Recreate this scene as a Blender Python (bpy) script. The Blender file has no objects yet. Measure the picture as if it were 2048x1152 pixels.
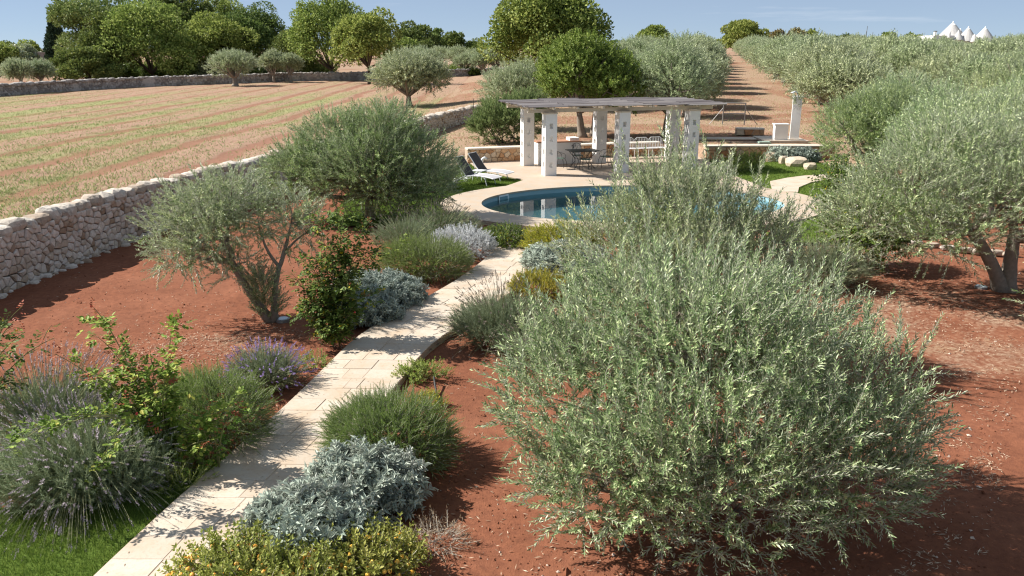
import bpy, math, random
import numpy as np
from mathutils import Vector, Matrix

random.seed(4)
SC = bpy.context.scene
COL = SC.collection
R = math.radians

# ------------------------------------------------------------------ camera, sky, sun, exposure
CAMZ = 4.9
cam_d = bpy.data.cameras.new('camera')
cam = bpy.data.objects.new('camera', cam_d)
COL.objects.link(cam)
cam.location = (0, 0, CAMZ)
cam.rotation_euler = (R(90 - 16.255), 0, 0)
cam_d.sensor_width = 36.0
cam_d.lens = 36.0 * 1660 / 2048
cam_d.clip_start = 0.1
cam_d.clip_end = 4000
SC.camera = cam

SUN_EL, SUN_AZ = 42.0, -79.0          # azimuth clockwise from +Y
world = bpy.data.worlds.new('World')
SC.world = world
world.use_nodes = True
wn, wl = world.node_tree.nodes, world.node_tree.links
wn.clear()
w_out = wn.new('ShaderNodeOutputWorld')
w_bg = wn.new('ShaderNodeBackground')
w_sky = wn.new('ShaderNodeTexSky')
w_sky.sky_type = 'NISHITA'
w_sky.sun_disc = False
w_sky.sun_elevation = R(SUN_EL)
w_sky.sun_rotation = R(SUN_AZ)
w_sky.air_density = 0.4
w_sky.dust_density = 0.0
w_sky.ozone_density = 4.0
w_bg.inputs['Strength'].default_value = 0.056
# a few thin cirrus wisps
w_tc = wn.new('ShaderNodeTexCoord')
w_map = wn.new('ShaderNodeMapping')
w_map.inputs['Scale'].default_value = (1.2, 1.2, 16.0)
w_map.inputs['Rotation'].default_value = (R(4), R(3), R(20))
w_no = wn.new('ShaderNodeTexNoise')
w_no.inputs['Scale'].default_value = 2.6
w_no.inputs['Detail'].default_value = 6
w_no.inputs['Roughness'].default_value = 0.62
w_ramp = wn.new('ShaderNodeValToRGB')
w_ramp.color_ramp.elements[0].position = 0.58
w_ramp.color_ramp.elements[0].color = (0, 0, 0, 1)
w_ramp.color_ramp.elements[1].position = 0.80
w_ramp.color_ramp.elements[1].color = (0.35, 0.35, 0.35, 1)
w_mix = wn.new('ShaderNodeMix')
w_mix.data_type = 'RGBA'
w_mix.inputs['B'].default_value = (9.5, 9.8, 10.2, 1)
wl.new(w_tc.outputs['Generated'], w_map.inputs['Vector'])
wl.new(w_map.outputs['Vector'], w_no.inputs['Vector'])
wl.new(w_no.outputs['Fac'], w_ramp.inputs['Fac'])
wl.new(w_ramp.outputs['Color'], w_mix.inputs['Factor'])
w_fill = wn.new('ShaderNodeMix')          # even pale colour added over the whole sky to lift shadow fill
w_fill.data_type = 'RGBA'
w_fill.inputs['Factor'].default_value = 0.62
w_fill.inputs['B'].default_value = (4.2, 5.1, 6.3, 1)
wl.new(w_sky.outputs['Color'], w_fill.inputs['A'])
wl.new(w_fill.outputs['Result'], w_mix.inputs['A'])
wl.new(w_mix.outputs['Result'], w_bg.inputs['Color'])
wl.new(w_bg.outputs['Background'], w_out.inputs['Surface'])

sun_d = bpy.data.lights.new('sun', 'SUN')
sun_d.energy = 5.0
sun_d.angle = R(0.53)
sun_d.color = (1.0, 0.955, 0.89)
sun = bpy.data.objects.new('sun', sun_d)
COL.objects.link(sun)
_sd = Vector((math.sin(R(SUN_AZ)) * math.cos(R(SUN_EL)), math.cos(R(SUN_AZ)) * math.cos(R(SUN_EL)), math.sin(R(SUN_EL))))
sun.rotation_euler = _sd.to_track_quat('Z', 'Y').to_euler()
sun.location = (-20, 5, 30)

SC.view_settings.view_transform = 'Standard'
SC.view_settings.look = 'None'
SC.view_settings.exposure = 0.95
SC.view_settings.gamma = 1.0
SC.view_settings.use_curve_mapping = False
SC.render.engine = 'CYCLES'
SC.cycles.max_bounces = 8
SC.cycles.transparent_max_bounces = 8
SC.cycles.use_denoising = True
SC.cycles.pixel_filter_type = 'BLACKMAN_HARRIS'
SC.cycles.filter_width = 1.2
SC.cycles.caustics_reflective = False
SC.cycles.caustics_refractive = False
world.cycles.sampling_method = 'NONE'
SC.cycles.use_adaptive_sampling = False
SC.cycles.sample_clamp_indirect = 4.0

# ------------------------------------------------------------------ pixel -> place helpers (only used while laying things out)
_p = R(16.255)
def gpt(u, v, z=0.0):
    dx, dy, dz = u - 1024, 1660 * math.cos(_p) + (576 - v) * math.sin(_p), -1660 * math.sin(_p) + (576 - v) * math.cos(_p)
    t = (z - CAMZ) / dz
    return (dx * t, dy * t)
def at(u, v, Y):
    dx, dy, dz = u - 1024, 1660 * math.cos(_p) + (576 - v) * math.sin(_p), -1660 * math.sin(_p) + (576 - v) * math.cos(_p)
    t = Y / dy
    return np.array((dx * t, Y, CAMZ + dz * t))

# ------------------------------------------------------------------ object helpers
def link(name, data, parent=None):
    o = bpy.data.objects.new(name, data)
    COL.objects.link(o)
    if parent is not None:
        o.parent = parent
    return o

def tag(o, label, cat, group=None):
    o['label'] = label
    o['category'] = cat
    if group:
        o['group'] = group
    return o

def thing(name, label, cat, loc=(0, 0, 0), rz=0.0, group=None):
    o = link(name, None)
    o.empty_display_size = 0.2
    o.location = loc
    o.rotation_euler = (0, 0, rz)
    return tag(o, label, cat, group)

def make_mesh(name, V, T, mats, M=None, smooth=False, attrs=None):
    V = np.ascontiguousarray(V, dtype=np.float32)
    T = np.ascontiguousarray(T, dtype=np.int32)
    me = bpy.data.meshes.new(name)
    me.vertices.add(len(V))
    me.vertices.foreach_set('co', V.ravel())
    me.loops.add(T.size)
    me.loops.foreach_set('vertex_index', T.ravel())
    me.polygons.add(len(T))
    k = T.shape[1]
    me.polygons.foreach_set('loop_start', np.arange(0, T.size, k, dtype=np.int32))
    for m in (mats if isinstance(mats, (list, tuple)) else [mats]):
        me.materials.append(m)
    if M is not None:
        me.polygons.foreach_set('material_index', np.ascontiguousarray(M, dtype=np.int32))
    me.polygons.foreach_set('use_smooth', np.full(len(T), bool(smooth)))
    if attrs:
        for an, av in attrs.items():
            a = me.attributes.new(an, 'FLOAT', 'POINT')
            a.data.foreach_set('value', np.ascontiguousarray(av, dtype=np.float32))
    me.update(calc_edges=True)
    return me

class MB:
    """collects shapes (triangles) that become ONE mesh"""
    def __init__(self):
        self.V, self.T, self.M, self.n = [], [], [], 0
    def add(self, V, T, m=0):
        V = np.asarray(V, dtype=float); T = np.asarray(T, dtype=int)
        self.V.append(V); self.T.append(T + self.n); self.n += len(V)
        self.M.append(np.full(len(T), m) if np.isscalar(m) else np.asarray(m))
        return self
    def box(self, c, s, rz=0.0, m=0, rx=0.0, ry=0.0):
        hx, hy, hz = s[0] / 2, s[1] / 2, s[2] / 2
        P = np.array([(x, y, z) for z in (-hz, hz) for y in (-hy, hy) for x in (-hx, hx)])
        if rx or ry or rz:
            Mx = np.array(Matrix.Rotation(rz, 3, 'Z') @ Matrix.Rotation(ry, 3, 'Y') @ Matrix.Rotation(rx, 3, 'X'))
            P = P @ Mx.T
        T = [(0, 2, 3), (0, 3, 1), (4, 5, 7), (4, 7, 6), (0, 1, 5), (0, 5, 4), (2, 6, 7), (2, 7, 3), (0, 4, 6), (0, 6, 2), (1, 3, 7), (1, 7, 5)]
        return self.add(P + np.asarray(c), T, m)
    def tube(self, pts, rad, k=6, m=0, cap=True):
        V, T = tube(pts, rad, k, cap)
        return self.add(V, T, m)
    def build(self, name, mats, parent=None, smooth=False, world=False):
        V = np.concatenate(self.V); T = np.concatenate(self.T); M = np.concatenate(self.M)
        if world and parent is not None:
            V = V - np.array(parent.location)
        return link(name, make_mesh(name, V, T, mats, M, smooth), parent)
    def arrays(self):
        return np.concatenate(self.V), np.concatenate(self.T), np.concatenate(self.M)

def norm(v):
    v = np.asarray(v, dtype=float)
    return v / np.maximum(np.linalg.norm(v, axis=-1, keepdims=True), 1e-9)

def tube(pts, rad, k=6, cap=True):
    P = np.asarray(pts, dtype=float); n = len(P)
    rad = np.full(n, rad, dtype=float) if np.isscalar(rad) else np.asarray(rad, dtype=float)
    tg = norm(np.gradient(P, axis=0))
    ref = np.array((0.0, 0.0, 1.0)) if abs(tg[0][2]) < 0.9 else np.array((1.0, 0.0, 0.0))
    rings = []
    u = ref
    for i in range(n):
        u = u - tg[i] * np.dot(u, tg[i])
        if np.linalg.norm(u) < 1e-4:
            u = np.cross(tg[i], (0.3, 0.8, 0.5))
        u = u / np.linalg.norm(u)
        w = np.cross(tg[i], u)
        a = np.arange(k) * 2 * math.pi / k
        rings.append(P[i] + rad[i] * (np.cos(a)[:, None] * u + np.sin(a)[:, None] * w))
    V = np.concatenate(rings)
    T = []
    for i in range(n - 1):
        for j in range(k):
            a, b = i * k + j, i * k + (j + 1) % k
            T += [(a, b, b + k), (a, b + k, a + k)]
    if cap:
        for base, flip in ((0, True), ((n - 1) * k, False)):
            for j in range(1, k - 1):
                T.append((base, base + j + 1, base + j) if flip else (base, base + j, base + j + 1))
    return V, np.array(T)

def bez(p0, p1, p2, n=8):
    t = np.linspace(0, 1, n)[:, None]
    return (1 - t) ** 2 * np.asarray(p0) + 2 * t * (1 - t) * np.asarray(p1) + t ** 2 * np.asarray(p2)

def dup(root, loc, rz=0.0, label=None, group=None, scale=None):
    r = root.copy(); COL.objects.link(r)
    r.location = loc; r.rotation_euler = (0, 0, rz)
    if scale is not None:
        r.scale = scale
    if label: r['label'] = label
    if group: r['group'] = group
    for ch in list(root.children):
        c = ch.copy(); COL.objects.link(c); c.parent = r
        for g in ch.children:
            d = g.copy(); COL.objects.link(d); d.parent = c
    return r

# ------------------------------------------------------------------ numpy noise
def _hash(ix, iy, seed):
    h = (ix.astype(np.int64) * 374761393 + iy.astype(np.int64) * 668265263 + seed * 974634777) & 0x7fffffff
    h = ((h ^ (h >> 13)) * 1274126177) & 0x7fffffff
    return ((h ^ (h >> 16)) & 0xffff) / 65535.0
def vnoise(x, y, seed=0):
    x = np.asarray(x, float); y = np.asarray(y, float)
    ix = np.floor(x); iy = np.floor(y); fx = x - ix; fy = y - iy
    fx = fx * fx * (3 - 2 * fx); fy = fy * fy * (3 - 2 * fy)
    a = _hash(ix, iy, seed); b = _hash(ix + 1, iy, seed); c = _hash(ix, iy + 1, seed); d = _hash(ix + 1, iy + 1, seed)
    return (a * (1 - fx) + b * fx) * (1 - fy) + (c * (1 - fx) + d * fx) * fy
def fbm(x, y, seed=0, octv=4):
    s = 0; a = 0.5
    for i in range(octv):
        s = s + a * vnoise(x * 2 ** i, y * 2 ** i, seed + i); a *= 0.5
    return s / (1 - 0.5 ** octv)
def ss(x, a, b):
    t = np.clip((np.asarray(x, float) - a) / (b - a), 0, 1)
    return t * t * (3 - 2 * t)

# ------------------------------------------------------------------ materials
def nodes_of(name):
    m = bpy.data.materials.new(name); m.use_nodes = True
    nt = m.node_tree; nt.nodes.clear()
    out = nt.nodes.new('ShaderNodeOutputMaterial')
    return m, nt, out
def N(nt, t, **kw):
    n = nt.nodes.new(t)
    for k, v in kw.items():
        setattr(n, k, v)
    return n
def mixc(nt, fac, a, b, blend='MIX'):
    n = N(nt, 'ShaderNodeMix', data_type='RGBA', blend_type=blend)
    for sock, val in (('Factor', fac), ('A', a), ('B', b)):
        if isinstance(val, bpy.types.NodeSocket):
            nt.links.new(val, n.inputs[sock])
        elif isinstance(val, (int, float)):
            n.inputs[sock].default_value = val
        else:
            n.inputs[sock].default_value = (*val, 1)
    return n.outputs['Result']
def noise(nt, vec, scale, detail=4, rough=0.55, out='Fac'):
    n = N(nt, 'ShaderNodeTexNoise')
    n.inputs['Scale'].default_value = scale
    n.inputs['Detail'].default_value = detail
    n.inputs['Roughness'].default_value = rough
    if vec is not None:
        nt.links.new(vec, n.inputs['Vector'])
    return n.outputs[out]
def ramp(nt, fac, stops):
    n = N(nt, 'ShaderNodeValToRGB')
    cr = n.color_ramp
    while len(cr.elements) < len(stops):
        cr.elements.new(0.5)
    for e, (p, c) in zip(cr.elements, stops):
        e.position = p
        e.color = (c, c, c, 1) if isinstance(c, (int, float)) else (*c, 1)
    nt.links.new(fac, n.inputs['Fac'])
    return n.outputs['Color']
def math_(nt, op, a, b=None):
    n = N(nt, 'ShaderNodeMath', operation=op)
    for i, v in enumerate((a, b)):
        if v is None: continue
        if isinstance(v, bpy.types.NodeSocket): nt.links.new(v, n.inputs[i])
        else: n.inputs[i].default_value = v
    return n.outputs[0]
def bump(nt, h, strength=0.5, dist=0.02):
    n = N(nt, 'ShaderNodeBump')
    n.inputs['Strength'].default_value = strength
    n.inputs['Distance'].default_value = dist
    nt.links.new(h, n.inputs['Height'])
    return n.outputs['Normal']
def princ(nt, out, color, rough=0.8, spec=0.3, normal=None, metal=0.0):
    b = N(nt, 'ShaderNodeBsdfPrincipled')
    if isinstance(color, bpy.types.NodeSocket): nt.links.new(color, b.inputs['Base Color'])
    else: b.inputs['Base Color'].default_value = (*color, 1)
    if isinstance(rough, bpy.types.NodeSocket): nt.links.new(rough, b.inputs['Roughness'])
    else: b.inputs['Roughness'].default_value = rough
    b.inputs['Specular IOR Level'].default_value = spec
    b.inputs['Metallic'].default_value = metal
    if normal is not None: nt.links.new(normal, b.inputs['Normal'])
    if out is not None: nt.links.new(b.outputs['BSDF'], out.inputs['Surface'])
    return b
def rnd_piece(nt):
    oi = N(nt, 'ShaderNodeObjectInfo'); ge = N(nt, 'ShaderNodeNewGeometry')
    return math_(nt, 'FRACT', math_(nt, 'ADD', oi.outputs['Random'], ge.outputs['Random Per Island']))
def pos_of(nt):
    return N(nt, 'ShaderNodeNewGeometry').outputs['Position']

def leaf_mat(name, stops, back=None, trans=0.25, rough=0.55, spec=0.2):
    m, nt, out = nodes_of(name)
    ge = N(nt, 'ShaderNodeNewGeometry')
    c = ramp(nt, ge.outputs['Random Per Island'], stops)
    oi = N(nt, 'ShaderNodeObjectInfo')
    pn = noise(nt, ge.outputs['Position'], 1.3, 3)
    hs = N(nt, 'ShaderNodeHueSaturation')
    nt.links.new(math_(nt, 'ADD', 1.02, math_(nt, 'MULTIPLY', pn, 0.72)), hs.inputs['Value'])
    hs.inputs['Saturation'].default_value = 1.05
    nt.links.new(math_(nt, 'ADD', 0.485, math_(nt, 'MULTIPLY', oi.outputs['Random'], 0.03)), hs.inputs['Hue'])
    nt.links.new(c, hs.inputs['Color'])
    c = mixc(nt, 1.0, hs.outputs['Color'], ramp(nt, math_(nt, 'FRACT', math_(nt, 'MULTIPLY', oi.outputs['Random'], 7.3)), [(0, 0.86), (1, 1.0)]), 'MULTIPLY')
    if back is not None:
        c = mixc(nt, ge.outputs['Backfacing'], c, back)
    b = princ(nt, None, c, rough, spec)
    t = N(nt, 'ShaderNodeBsdfTranslucent')
    nt.links.new(c, t.inputs['Color'])
    mx = N(nt, 'ShaderNodeMixShader')
    mx.inputs[0].default_value = trans
    nt.links.new(b.outputs['BSDF'], mx.inputs[1]); nt.links.new(t.outputs['BSDF'], mx.inputs[2])
    nt.links.new(mx.outputs[0], out.inputs['Surface'])
    return m
def plain_mat(name, color, rough=0.6, spec=0.3, metal=0.0, var=0.12, scale=6.0, bmp=0.0):
    m, nt, out = nodes_of(name)
    p = pos_of(nt)
    n = noise(nt, p, scale, 5)
    c = mixc(nt, n, [x * (1 - var) for x in color], [min(1, x * (1 + var)) for x in color])
    princ(nt, out, c, rough, spec, bump(nt, noise(nt, p, scale * 8, 4), bmp, 0.01) if bmp else None, metal)
    return m

olive_stops = [(0.0, (0.075, 0.120, 0.042)), (0.4, (0.155, 0.215, 0.09)), (0.72, (0.31, 0.375, 0.19)), (1.0, (0.55, 0.585, 0.34))]
M_olive = leaf_mat('olive_leaf', olive_stops, (0.42, 0.46, 0.32), 0.24, 0.40, 0.45)
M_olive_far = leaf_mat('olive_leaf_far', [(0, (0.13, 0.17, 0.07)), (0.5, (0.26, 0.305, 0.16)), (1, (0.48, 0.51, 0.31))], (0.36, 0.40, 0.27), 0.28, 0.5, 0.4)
M_olive_green = leaf_mat('green_olive_leaf', [(0, (0.07, 0.12, 0.035)), (0.5, (0.15, 0.21, 0.075)), (0.8, (0.26, 0.33, 0.14)), (1, (0.42, 0.47, 0.23))], (0.34, 0.40, 0.24), 0.28, 0.45, 0.4)
M_oak = leaf_mat('oak_leaf', [(0, (0.08, 0.115, 0.028)), (0.5, (0.175, 0.22, 0.058)), (1, (0.36, 0.395, 0.13))], None, 0.35)
M_oak_dark = leaf_mat('holm_oak_leaf', [(0, (0.06, 0.09, 0.025)), (0.6, (0.11, 0.15, 0.045)), (1, (0.20, 0.23, 0.07))], None, 0.3)
M_tan = leaf_mat('dry_oak_leaf', [(0, (0.10, 0.10, 0.04)), (0.5, (0.20, 0.16, 0.07)), (1, (0.28, 0.22, 0.11))], None, 0.25)
M_pine = leaf_mat('pine_needle', [(0, (0.10, 0.15, 0.05)), (0.6, (0.18, 0.23, 0.08)), (1, (0.29, 0.33, 0.13))], None, 0.2)
M_cypress = leaf_mat('cypress_leaf', [(0, (0.018, 0.035, 0.02)), (1, (0.05, 0.075, 0.04))], None, 0.1)
M_carob = leaf_mat('carob_leaf', [(0, (0.085, 0.125, 0.03)), (0.5, (0.15, 0.20, 0.045)), (1, (0.27, 0.31, 0.09))], None, 0.3)
M_oleander = leaf_mat('oleander_leaf', [(0, (0.10, 0.15, 0.06)), (0.5, (0.18, 0.24, 0.10)), (1, (0.28, 0.34, 0.16))], None, 0.25)
M_rosemary = leaf_mat('rosemary_leaf', [(0, (0.08, 0.13, 0.03)), (0.5, (0.15, 0.22, 0.055)), (1, (0.26, 0.33, 0.11))], None, 0.35)
M_lavleaf = leaf_mat('lavender_leaf', [(0, (0.11, 0.14, 0.08)), (0.5, (0.20, 0.235, 0.15)), (1, (0.32, 0.35, 0.24))], None, 0.2)
M_lavlight = leaf_mat('pale_lavender_leaf', [(0, (0.14, 0.18, 0.10)), (0.5, (0.26, 0.305, 0.19)), (1, (0.40, 0.43, 0.29))], None, 0.25)
M_lavstalk = leaf_mat('lavender_stalk', [(0, (0.17, 0.19, 0.09)), (1, (0.33, 0.33, 0.19))], None, 0.2)
M_lavflower = leaf_mat('lavender_flower', [(0, (0.20, 0.155, 0.33)), (0.5, (0.28, 0.225, 0.42)), (1, (0.38, 0.33, 0.50))], None, 0.2)
M_lavdry = leaf_mat('lavender_dry_flower', [(0, (0.19, 0.16, 0.17)), (0.6, (0.33, 0.285, 0.30)), (1, (0.46, 0.41, 0.43))], None, 0.15)
M_lavdead = leaf_mat('lavender_spent_flower', [(0, (0.10, 0.08, 0.07)), (1, (0.22, 0.185, 0.16))], None, 0.1)
M_silver = leaf_mat('silver_leaf', [(0, (0.22, 0.26, 0.215)), (0.5, (0.33, 0.37, 0.31)), (1, (0.45, 0.485, 0.41))], (0.44, 0.46, 0.41), 0.12, 0.7, 0.2)
M_white_leaf = leaf_mat('santolina_leaf', [(0, (0.33, 0.35, 0.35)), (0.5, (0.48, 0.49, 0.50)), (1, (0.62, 0.62, 0.62))], None, 0.12, 0.8, 0.2)
M_bluegrey = leaf_mat('bluegrey_leaf', [(0, (0.18, 0.215, 0.19)), (0.5, (0.28, 0.32, 0.285)), (1, (0.38, 0.415, 0.37))], None, 0.15, 0.7, 0.2)
M_lantleaf = leaf_mat('lantana_leaf', [(0, (0.13, 0.16, 0.035)), (0.5, (0.23, 0.26, 0.065)), (1, (0.38, 0.385, 0.13))], None, 0.3)
M_lantflower = leaf_mat('lantana_flower', [(0, (0.66, 0.34, 0.06)), (0.5, (0.78, 0.50, 0.12)), (1, (0.82, 0.64, 0.24))], None, 0.2)
M_roseleaf = leaf_mat('rose_leaf', [(0, (0.08, 0.14, 0.02)), (0.5, (0.15, 0.23, 0.045)), (0.85, (0.27, 0.34, 0.08)), (1, (0.42, 0.40, 0.10))], (0.24, 0.30, 0.11), 0.35)
M_rosedark = leaf_mat('dark_rose_leaf', [(0, (0.05, 0.085, 0.02)), (0.6, (0.09, 0.145, 0.03)), (0.93, (0.17, 0.22, 0.05)), (1, (0.45, 0.34, 0.03))], (0.12, 0.17, 0.06), 0.3)
M_rosered = leaf_mat('red_young_leaf', [(0, (0.20, 0.07, 0.035)), (1, (0.36, 0.14, 0.07))], None, 0.3)
M_rosehip = plain_mat('red_rose_hip', (0.42, 0.03, 0.03), 0.35, 0.5)
M_weed = leaf_mat('weed_leaf', [(0, (0.12, 0.17, 0.04)), (0.5, (0.2, 0.25, 0.06)), (1, (0.30, 0.33, 0.10))], None, 0.3)
M_yellowgrass = leaf_mat('yellow_green_leaf', [(0, (0.16, 0.19, 0.03)), (0.6, (0.28, 0.28, 0.05)), (1, (0.44, 0.38, 0.07))], None, 0.3)
M_grass = leaf_mat('grass_blade', [(0, (0.05, 0.085, 0.016)), (0.5, (0.09, 0.135, 0.026)), (1, (0.17, 0.21, 0.05))], None, 0.35)
M_fieldgrass = leaf_mat('field_grass_blade', [(0, (0.18, 0.23, 0.08)), (0.45, (0.26, 0.30, 0.12)), (0.7, (0.35, 0.31, 0.17)), (1, (0.45, 0.37, 0.24))], None, 0.25)
M_litter = leaf_mat('dry_leaf_litter', [(0, (0.17, 0.11, 0.07)), (0.5, (0.30, 0.22, 0.15)), (1, (0.46, 0.37, 0.27))], None, 0.1)
M_twigdead = plain_mat('dead_twig', (0.34, 0.27, 0.22), 0.9)
M_bark = plain_mat('olive_bark', (0.27, 0.23, 0.185), 0.95, 0.15, 0, 0.45, 14, 1.0)
M_bark_dark = plain_mat('oak_bark', (0.10, 0.08, 0.06), 0.95, 0.1, 0, 0.4, 8, 0.8)
M_twig = plain_mat('olive_twig', (0.42, 0.39, 0.33), 0.85)
M_cane = plain_mat('rose_cane', (0.20, 0.20, 0.08), 0.7)

M_white = plain_mat('white_paint', (0.82, 0.805, 0.78), 0.7, 0.25, 0, 0.04, 3.0, 0.05)
M_cream = plain_mat('cream_wood', (0.62, 0.53, 0.42), 0.75, 0.2, 0, 0.1, 5)
M_metalwhite = plain_mat('white_metal', (0.72, 0.73, 0.74), 0.35, 0.5, 0, 0.03)
M_sling_dark = plain_mat('charcoal_sling', (0.075, 0.072, 0.070), 0.85, 0.15, 0, 0.1, 40)
M_sling = plain_mat('grey_sling', (0.42, 0.41, 0.42), 0.75, 0.3, 0, 0.08, 40)
M_iron = plain_mat('dark_iron', (0.045, 0.05, 0.05), 0.5, 0.5, 0.4, 0.2, 20)
M_irongreen = plain_mat('green_iron_seat', (0.12, 0.17, 0.14), 0.5, 0.4, 0.2)
M_zinc = plain_mat('galvanised_post', (0.30, 0.30, 0.29), 0.5, 0.5, 0.6)
M_black = plain_mat('black_hose', (0.02, 0.02, 0.02), 0.5, 0.4)
M_tileterr = plain_mat('terracotta_top', (0.36, 0.19, 0.12), 0.8, 0.2, 0, 0.35, 12)
M_lens = plain_mat('lamp_lens', (0.45, 0.52, 0.58), 0.08, 0.8)
M_box = plain_mat('green_cover', (0.33, 0.42, 0.34), 0.5)
M_pink = plain_mat('pink_plaster', (0.55, 0.42, 0.36), 0.9)
M_skim = plain_mat('skimmer_white', (0.80, 0.83, 0.84), 0.3, 0.5)
M_skimdark = plain_mat('skimmer_flap', (0.16, 0.30, 0.36), 0.4, 0.5)
M_dark_earth = plain_mat('dark_fill', (0.05, 0.04, 0.035), 1.0, 0.0)

def stone_mat(name, stops, bmp=0.6, lichen=0.0, lich_c=(0.16, 0.15, 0.14)):
    m, nt, out = nodes_of(name)
    c = ramp(nt, rnd_piece(nt), stops)
    p = pos_of(nt)
    n1 = noise(nt, p, 9, 6, 0.65); n2 = noise(nt, p, 38, 5, 0.6)
    c = mixc(nt, 0.55, c, ramp(nt, n1, [(0.3, 0.45), (0.7, 1.0)]), 'MULTIPLY')
    if lichen:
        k = ramp(nt, noise(nt, p, 5.5, 6, 0.7), [(0.52, 0.0), (0.66, lichen)])
        c = mixc(nt, k, c, lich_c)
    h = math_(nt, 'ADD', math_(nt, 'MULTIPLY', n1, 0.7), math_(nt, 'MULTIPLY', n2, 0.3))
    princ(nt, out, c, 0.92, 0.15, bump(nt, h, bmp, 0.03))
    return m
M_drystone = stone_mat('dry_stone', [(0, (0.33, 0.23, 0.16)), (0.10, (0.48, 0.38, 0.29)), (0.28, (0.62, 0.54, 0.46)), (0.7, (0.68, 0.61, 0.54)), (1, (0.75, 0.68, 0.61))], 0.6, 0.25, (0.27, 0.2, 0.15))
M_capstone = stone_mat('cap_rock', [(0, (0.42, 0.33, 0.25)), (0.5, (0.58, 0.51, 0.43)), (1, (0.66, 0.60, 0.52))], 0.9, 0.75)
M_farstone = stone_mat('far_dry_stone', [(0, (0.26, 0.23, 0.21)), (0.5, (0.40, 0.37, 0.34)), (1, (0.55, 0.51, 0.47))], 0.7, 0.5)
M_retstone = stone_mat('honey_stone', [(0, (0.45, 0.23, 0.11)), (0.25, (0.55, 0.32, 0.17)), (0.55, (0.60, 0.43, 0.27)), (0.8, (0.58, 0.46, 0.32)), (1, (0.66, 0.54, 0.40))], 0.6, 0.15, (0.4, 0.3, 0.2))
M_boulder = stone_mat('boulder_rock', [(0, (0.52, 0.42, 0.30)), (1, (0.64, 0.54, 0.42))], 0.9, 0.5, (0.45, 0.28, 0.15))
M_capslab = plain_mat('wall_coping', (0.62, 0.55, 0.46), 0.85, 0.2, 0, 0.12, 5, 0.2)
M_trullo = stone_mat('trullo_roof_stone', [(0, (0.50, 0.48, 0.46)), (1, (0.60, 0.58, 0.55))], 0.4)

def limestone(name, base=(0.50, 0.435, 0.355), joints=False):
    m, nt, out = nodes_of(name)
    p = pos_of(nt)
    r = rnd_piece(nt)
    c = ramp(nt, r, [(0, [base[0] * 0.84, base[1] * 0.81, base[2] * 0.78]), (0.5, base), (1, [min(1, x * 1.10) for x in base])])
    n1 = noise(nt, p, 2.6, 6, 0.6); n2 = noise(nt, p, 22, 5, 0.65)
    c = mixc(nt, ramp(nt, n1, [(0.42, 0.0), (0.70, 0.85)]), c, (0.45, 0.325, 0.215))
    c = mixc(nt, ramp(nt, n2, [(0.50, 0.0), (0.72, 0.5)]), c, (0.36, 0.25, 0.165))
    c = mixc(nt, ramp(nt, noise(nt, p, 0.9, 4), [(0.4, 0.0), (0.7, 0.25)]), c, (0.56, 0.49, 0.41))
    hgt = n2
    if joints:
        mp = N(nt, 'ShaderNodeMapping'); mp.inputs['Rotation'].default_value = (0, 0, R(-16)); nt.links.new(p, mp.inputs['Vector'])
        br = N(nt, 'ShaderNodeTexBrick')
        br.inputs['Scale'].default_value = 1.0; br.inputs['Mortar Size'].default_value = 0.006
        br.inputs['Brick Width'].default_value = 0.6; br.inputs['Row Height'].default_value = 0.4
        nt.links.new(mp.outputs['Vector'], br.inputs['Vector'])
        c = mixc(nt, math_(nt, 'MULTIPLY', br.outputs['Fac'], 0.45), c, (0.40, 0.31, 0.23))
    princ(nt, out, c, 0.62, 0.3, bump(nt, hgt, 0.25, 0.008))
    return m
M_tile = limestone('path_limestone')
M_deck = limestone('terrace_limestone', (0.47, 0.39, 0.315), True)
M_coping = limestone('coping_limestone', (0.50, 0.435, 0.355))
M_grout = plain_mat('pale_grout', (0.42, 0.335, 0.255), 0.95, 0.1, 0, 0.15, 20)

def soil_mat():
    m, nt, out = nodes_of('red_soil')
    p = pos_of(nt)
    a = N(nt, 'ShaderNodeAttribute'); a.attribute_name = 'straw'
    n1 = noise(nt, p, 0.9, 5, 0.6); n2 = noise(nt, p, 9, 6, 0.7); n3 = noise(nt, p, 60, 4, 0.7)
    soil = mixc(nt, ramp(nt, n1, [(0.3, 0.0), (0.7, 1.0)]), (0.185, 0.070, 0.038), (0.265, 0.107, 0.060))
    soil = mixc(nt, ramp(nt, n2, [(0.35, 0.6), (0.6, 0.0)]), soil, (0.125, 0.048, 0.030))
    soil = mixc(nt, ramp(nt, noise(nt, p, 0.35, 3), [(0.48, 0.0), (0.68, 0.3)]), soil, (0.27, 0.125, 0.076))
    soil = mixc(nt, ramp(nt, n3, [(0.60, 0.0), (0.75, 0.35)]), soil, (0.36, 0.20, 0.14))
    straw = mixc(nt, ramp(nt, n2, [(0.35, 0.0), (0.65, 1.0)]), (0.20, 0.12, 0.08), (0.40, 0.29, 0.20))
    straw = mixc(nt, ramp(nt, n1, [(0.55, 0.0), (0.75, 0.4)]), straw, (0.28, 0.27, 0.13))
    k = ramp(nt, math_(nt, 'ADD', math_(nt, 'MULTIPLY', a.outputs['Fac'], 1.0), math_(nt, 'MULTIPLY', math_(nt, 'SUBTRACT', n2, 0.5), 0.9)), [(0.35, 0.0), (0.65, 1.0)])
    c = mixc(nt, k, soil, straw)
    h = math_(nt, 'ADD', math_(nt, 'MULTIPLY', n2, 0.6), math_(nt, 'MULTIPLY', n3, 0.4))
    princ(nt, out, c, 1.0, 0.08, bump(nt, h, 0.8, 0.03))
    return m
M_soil = soil_mat()
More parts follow.
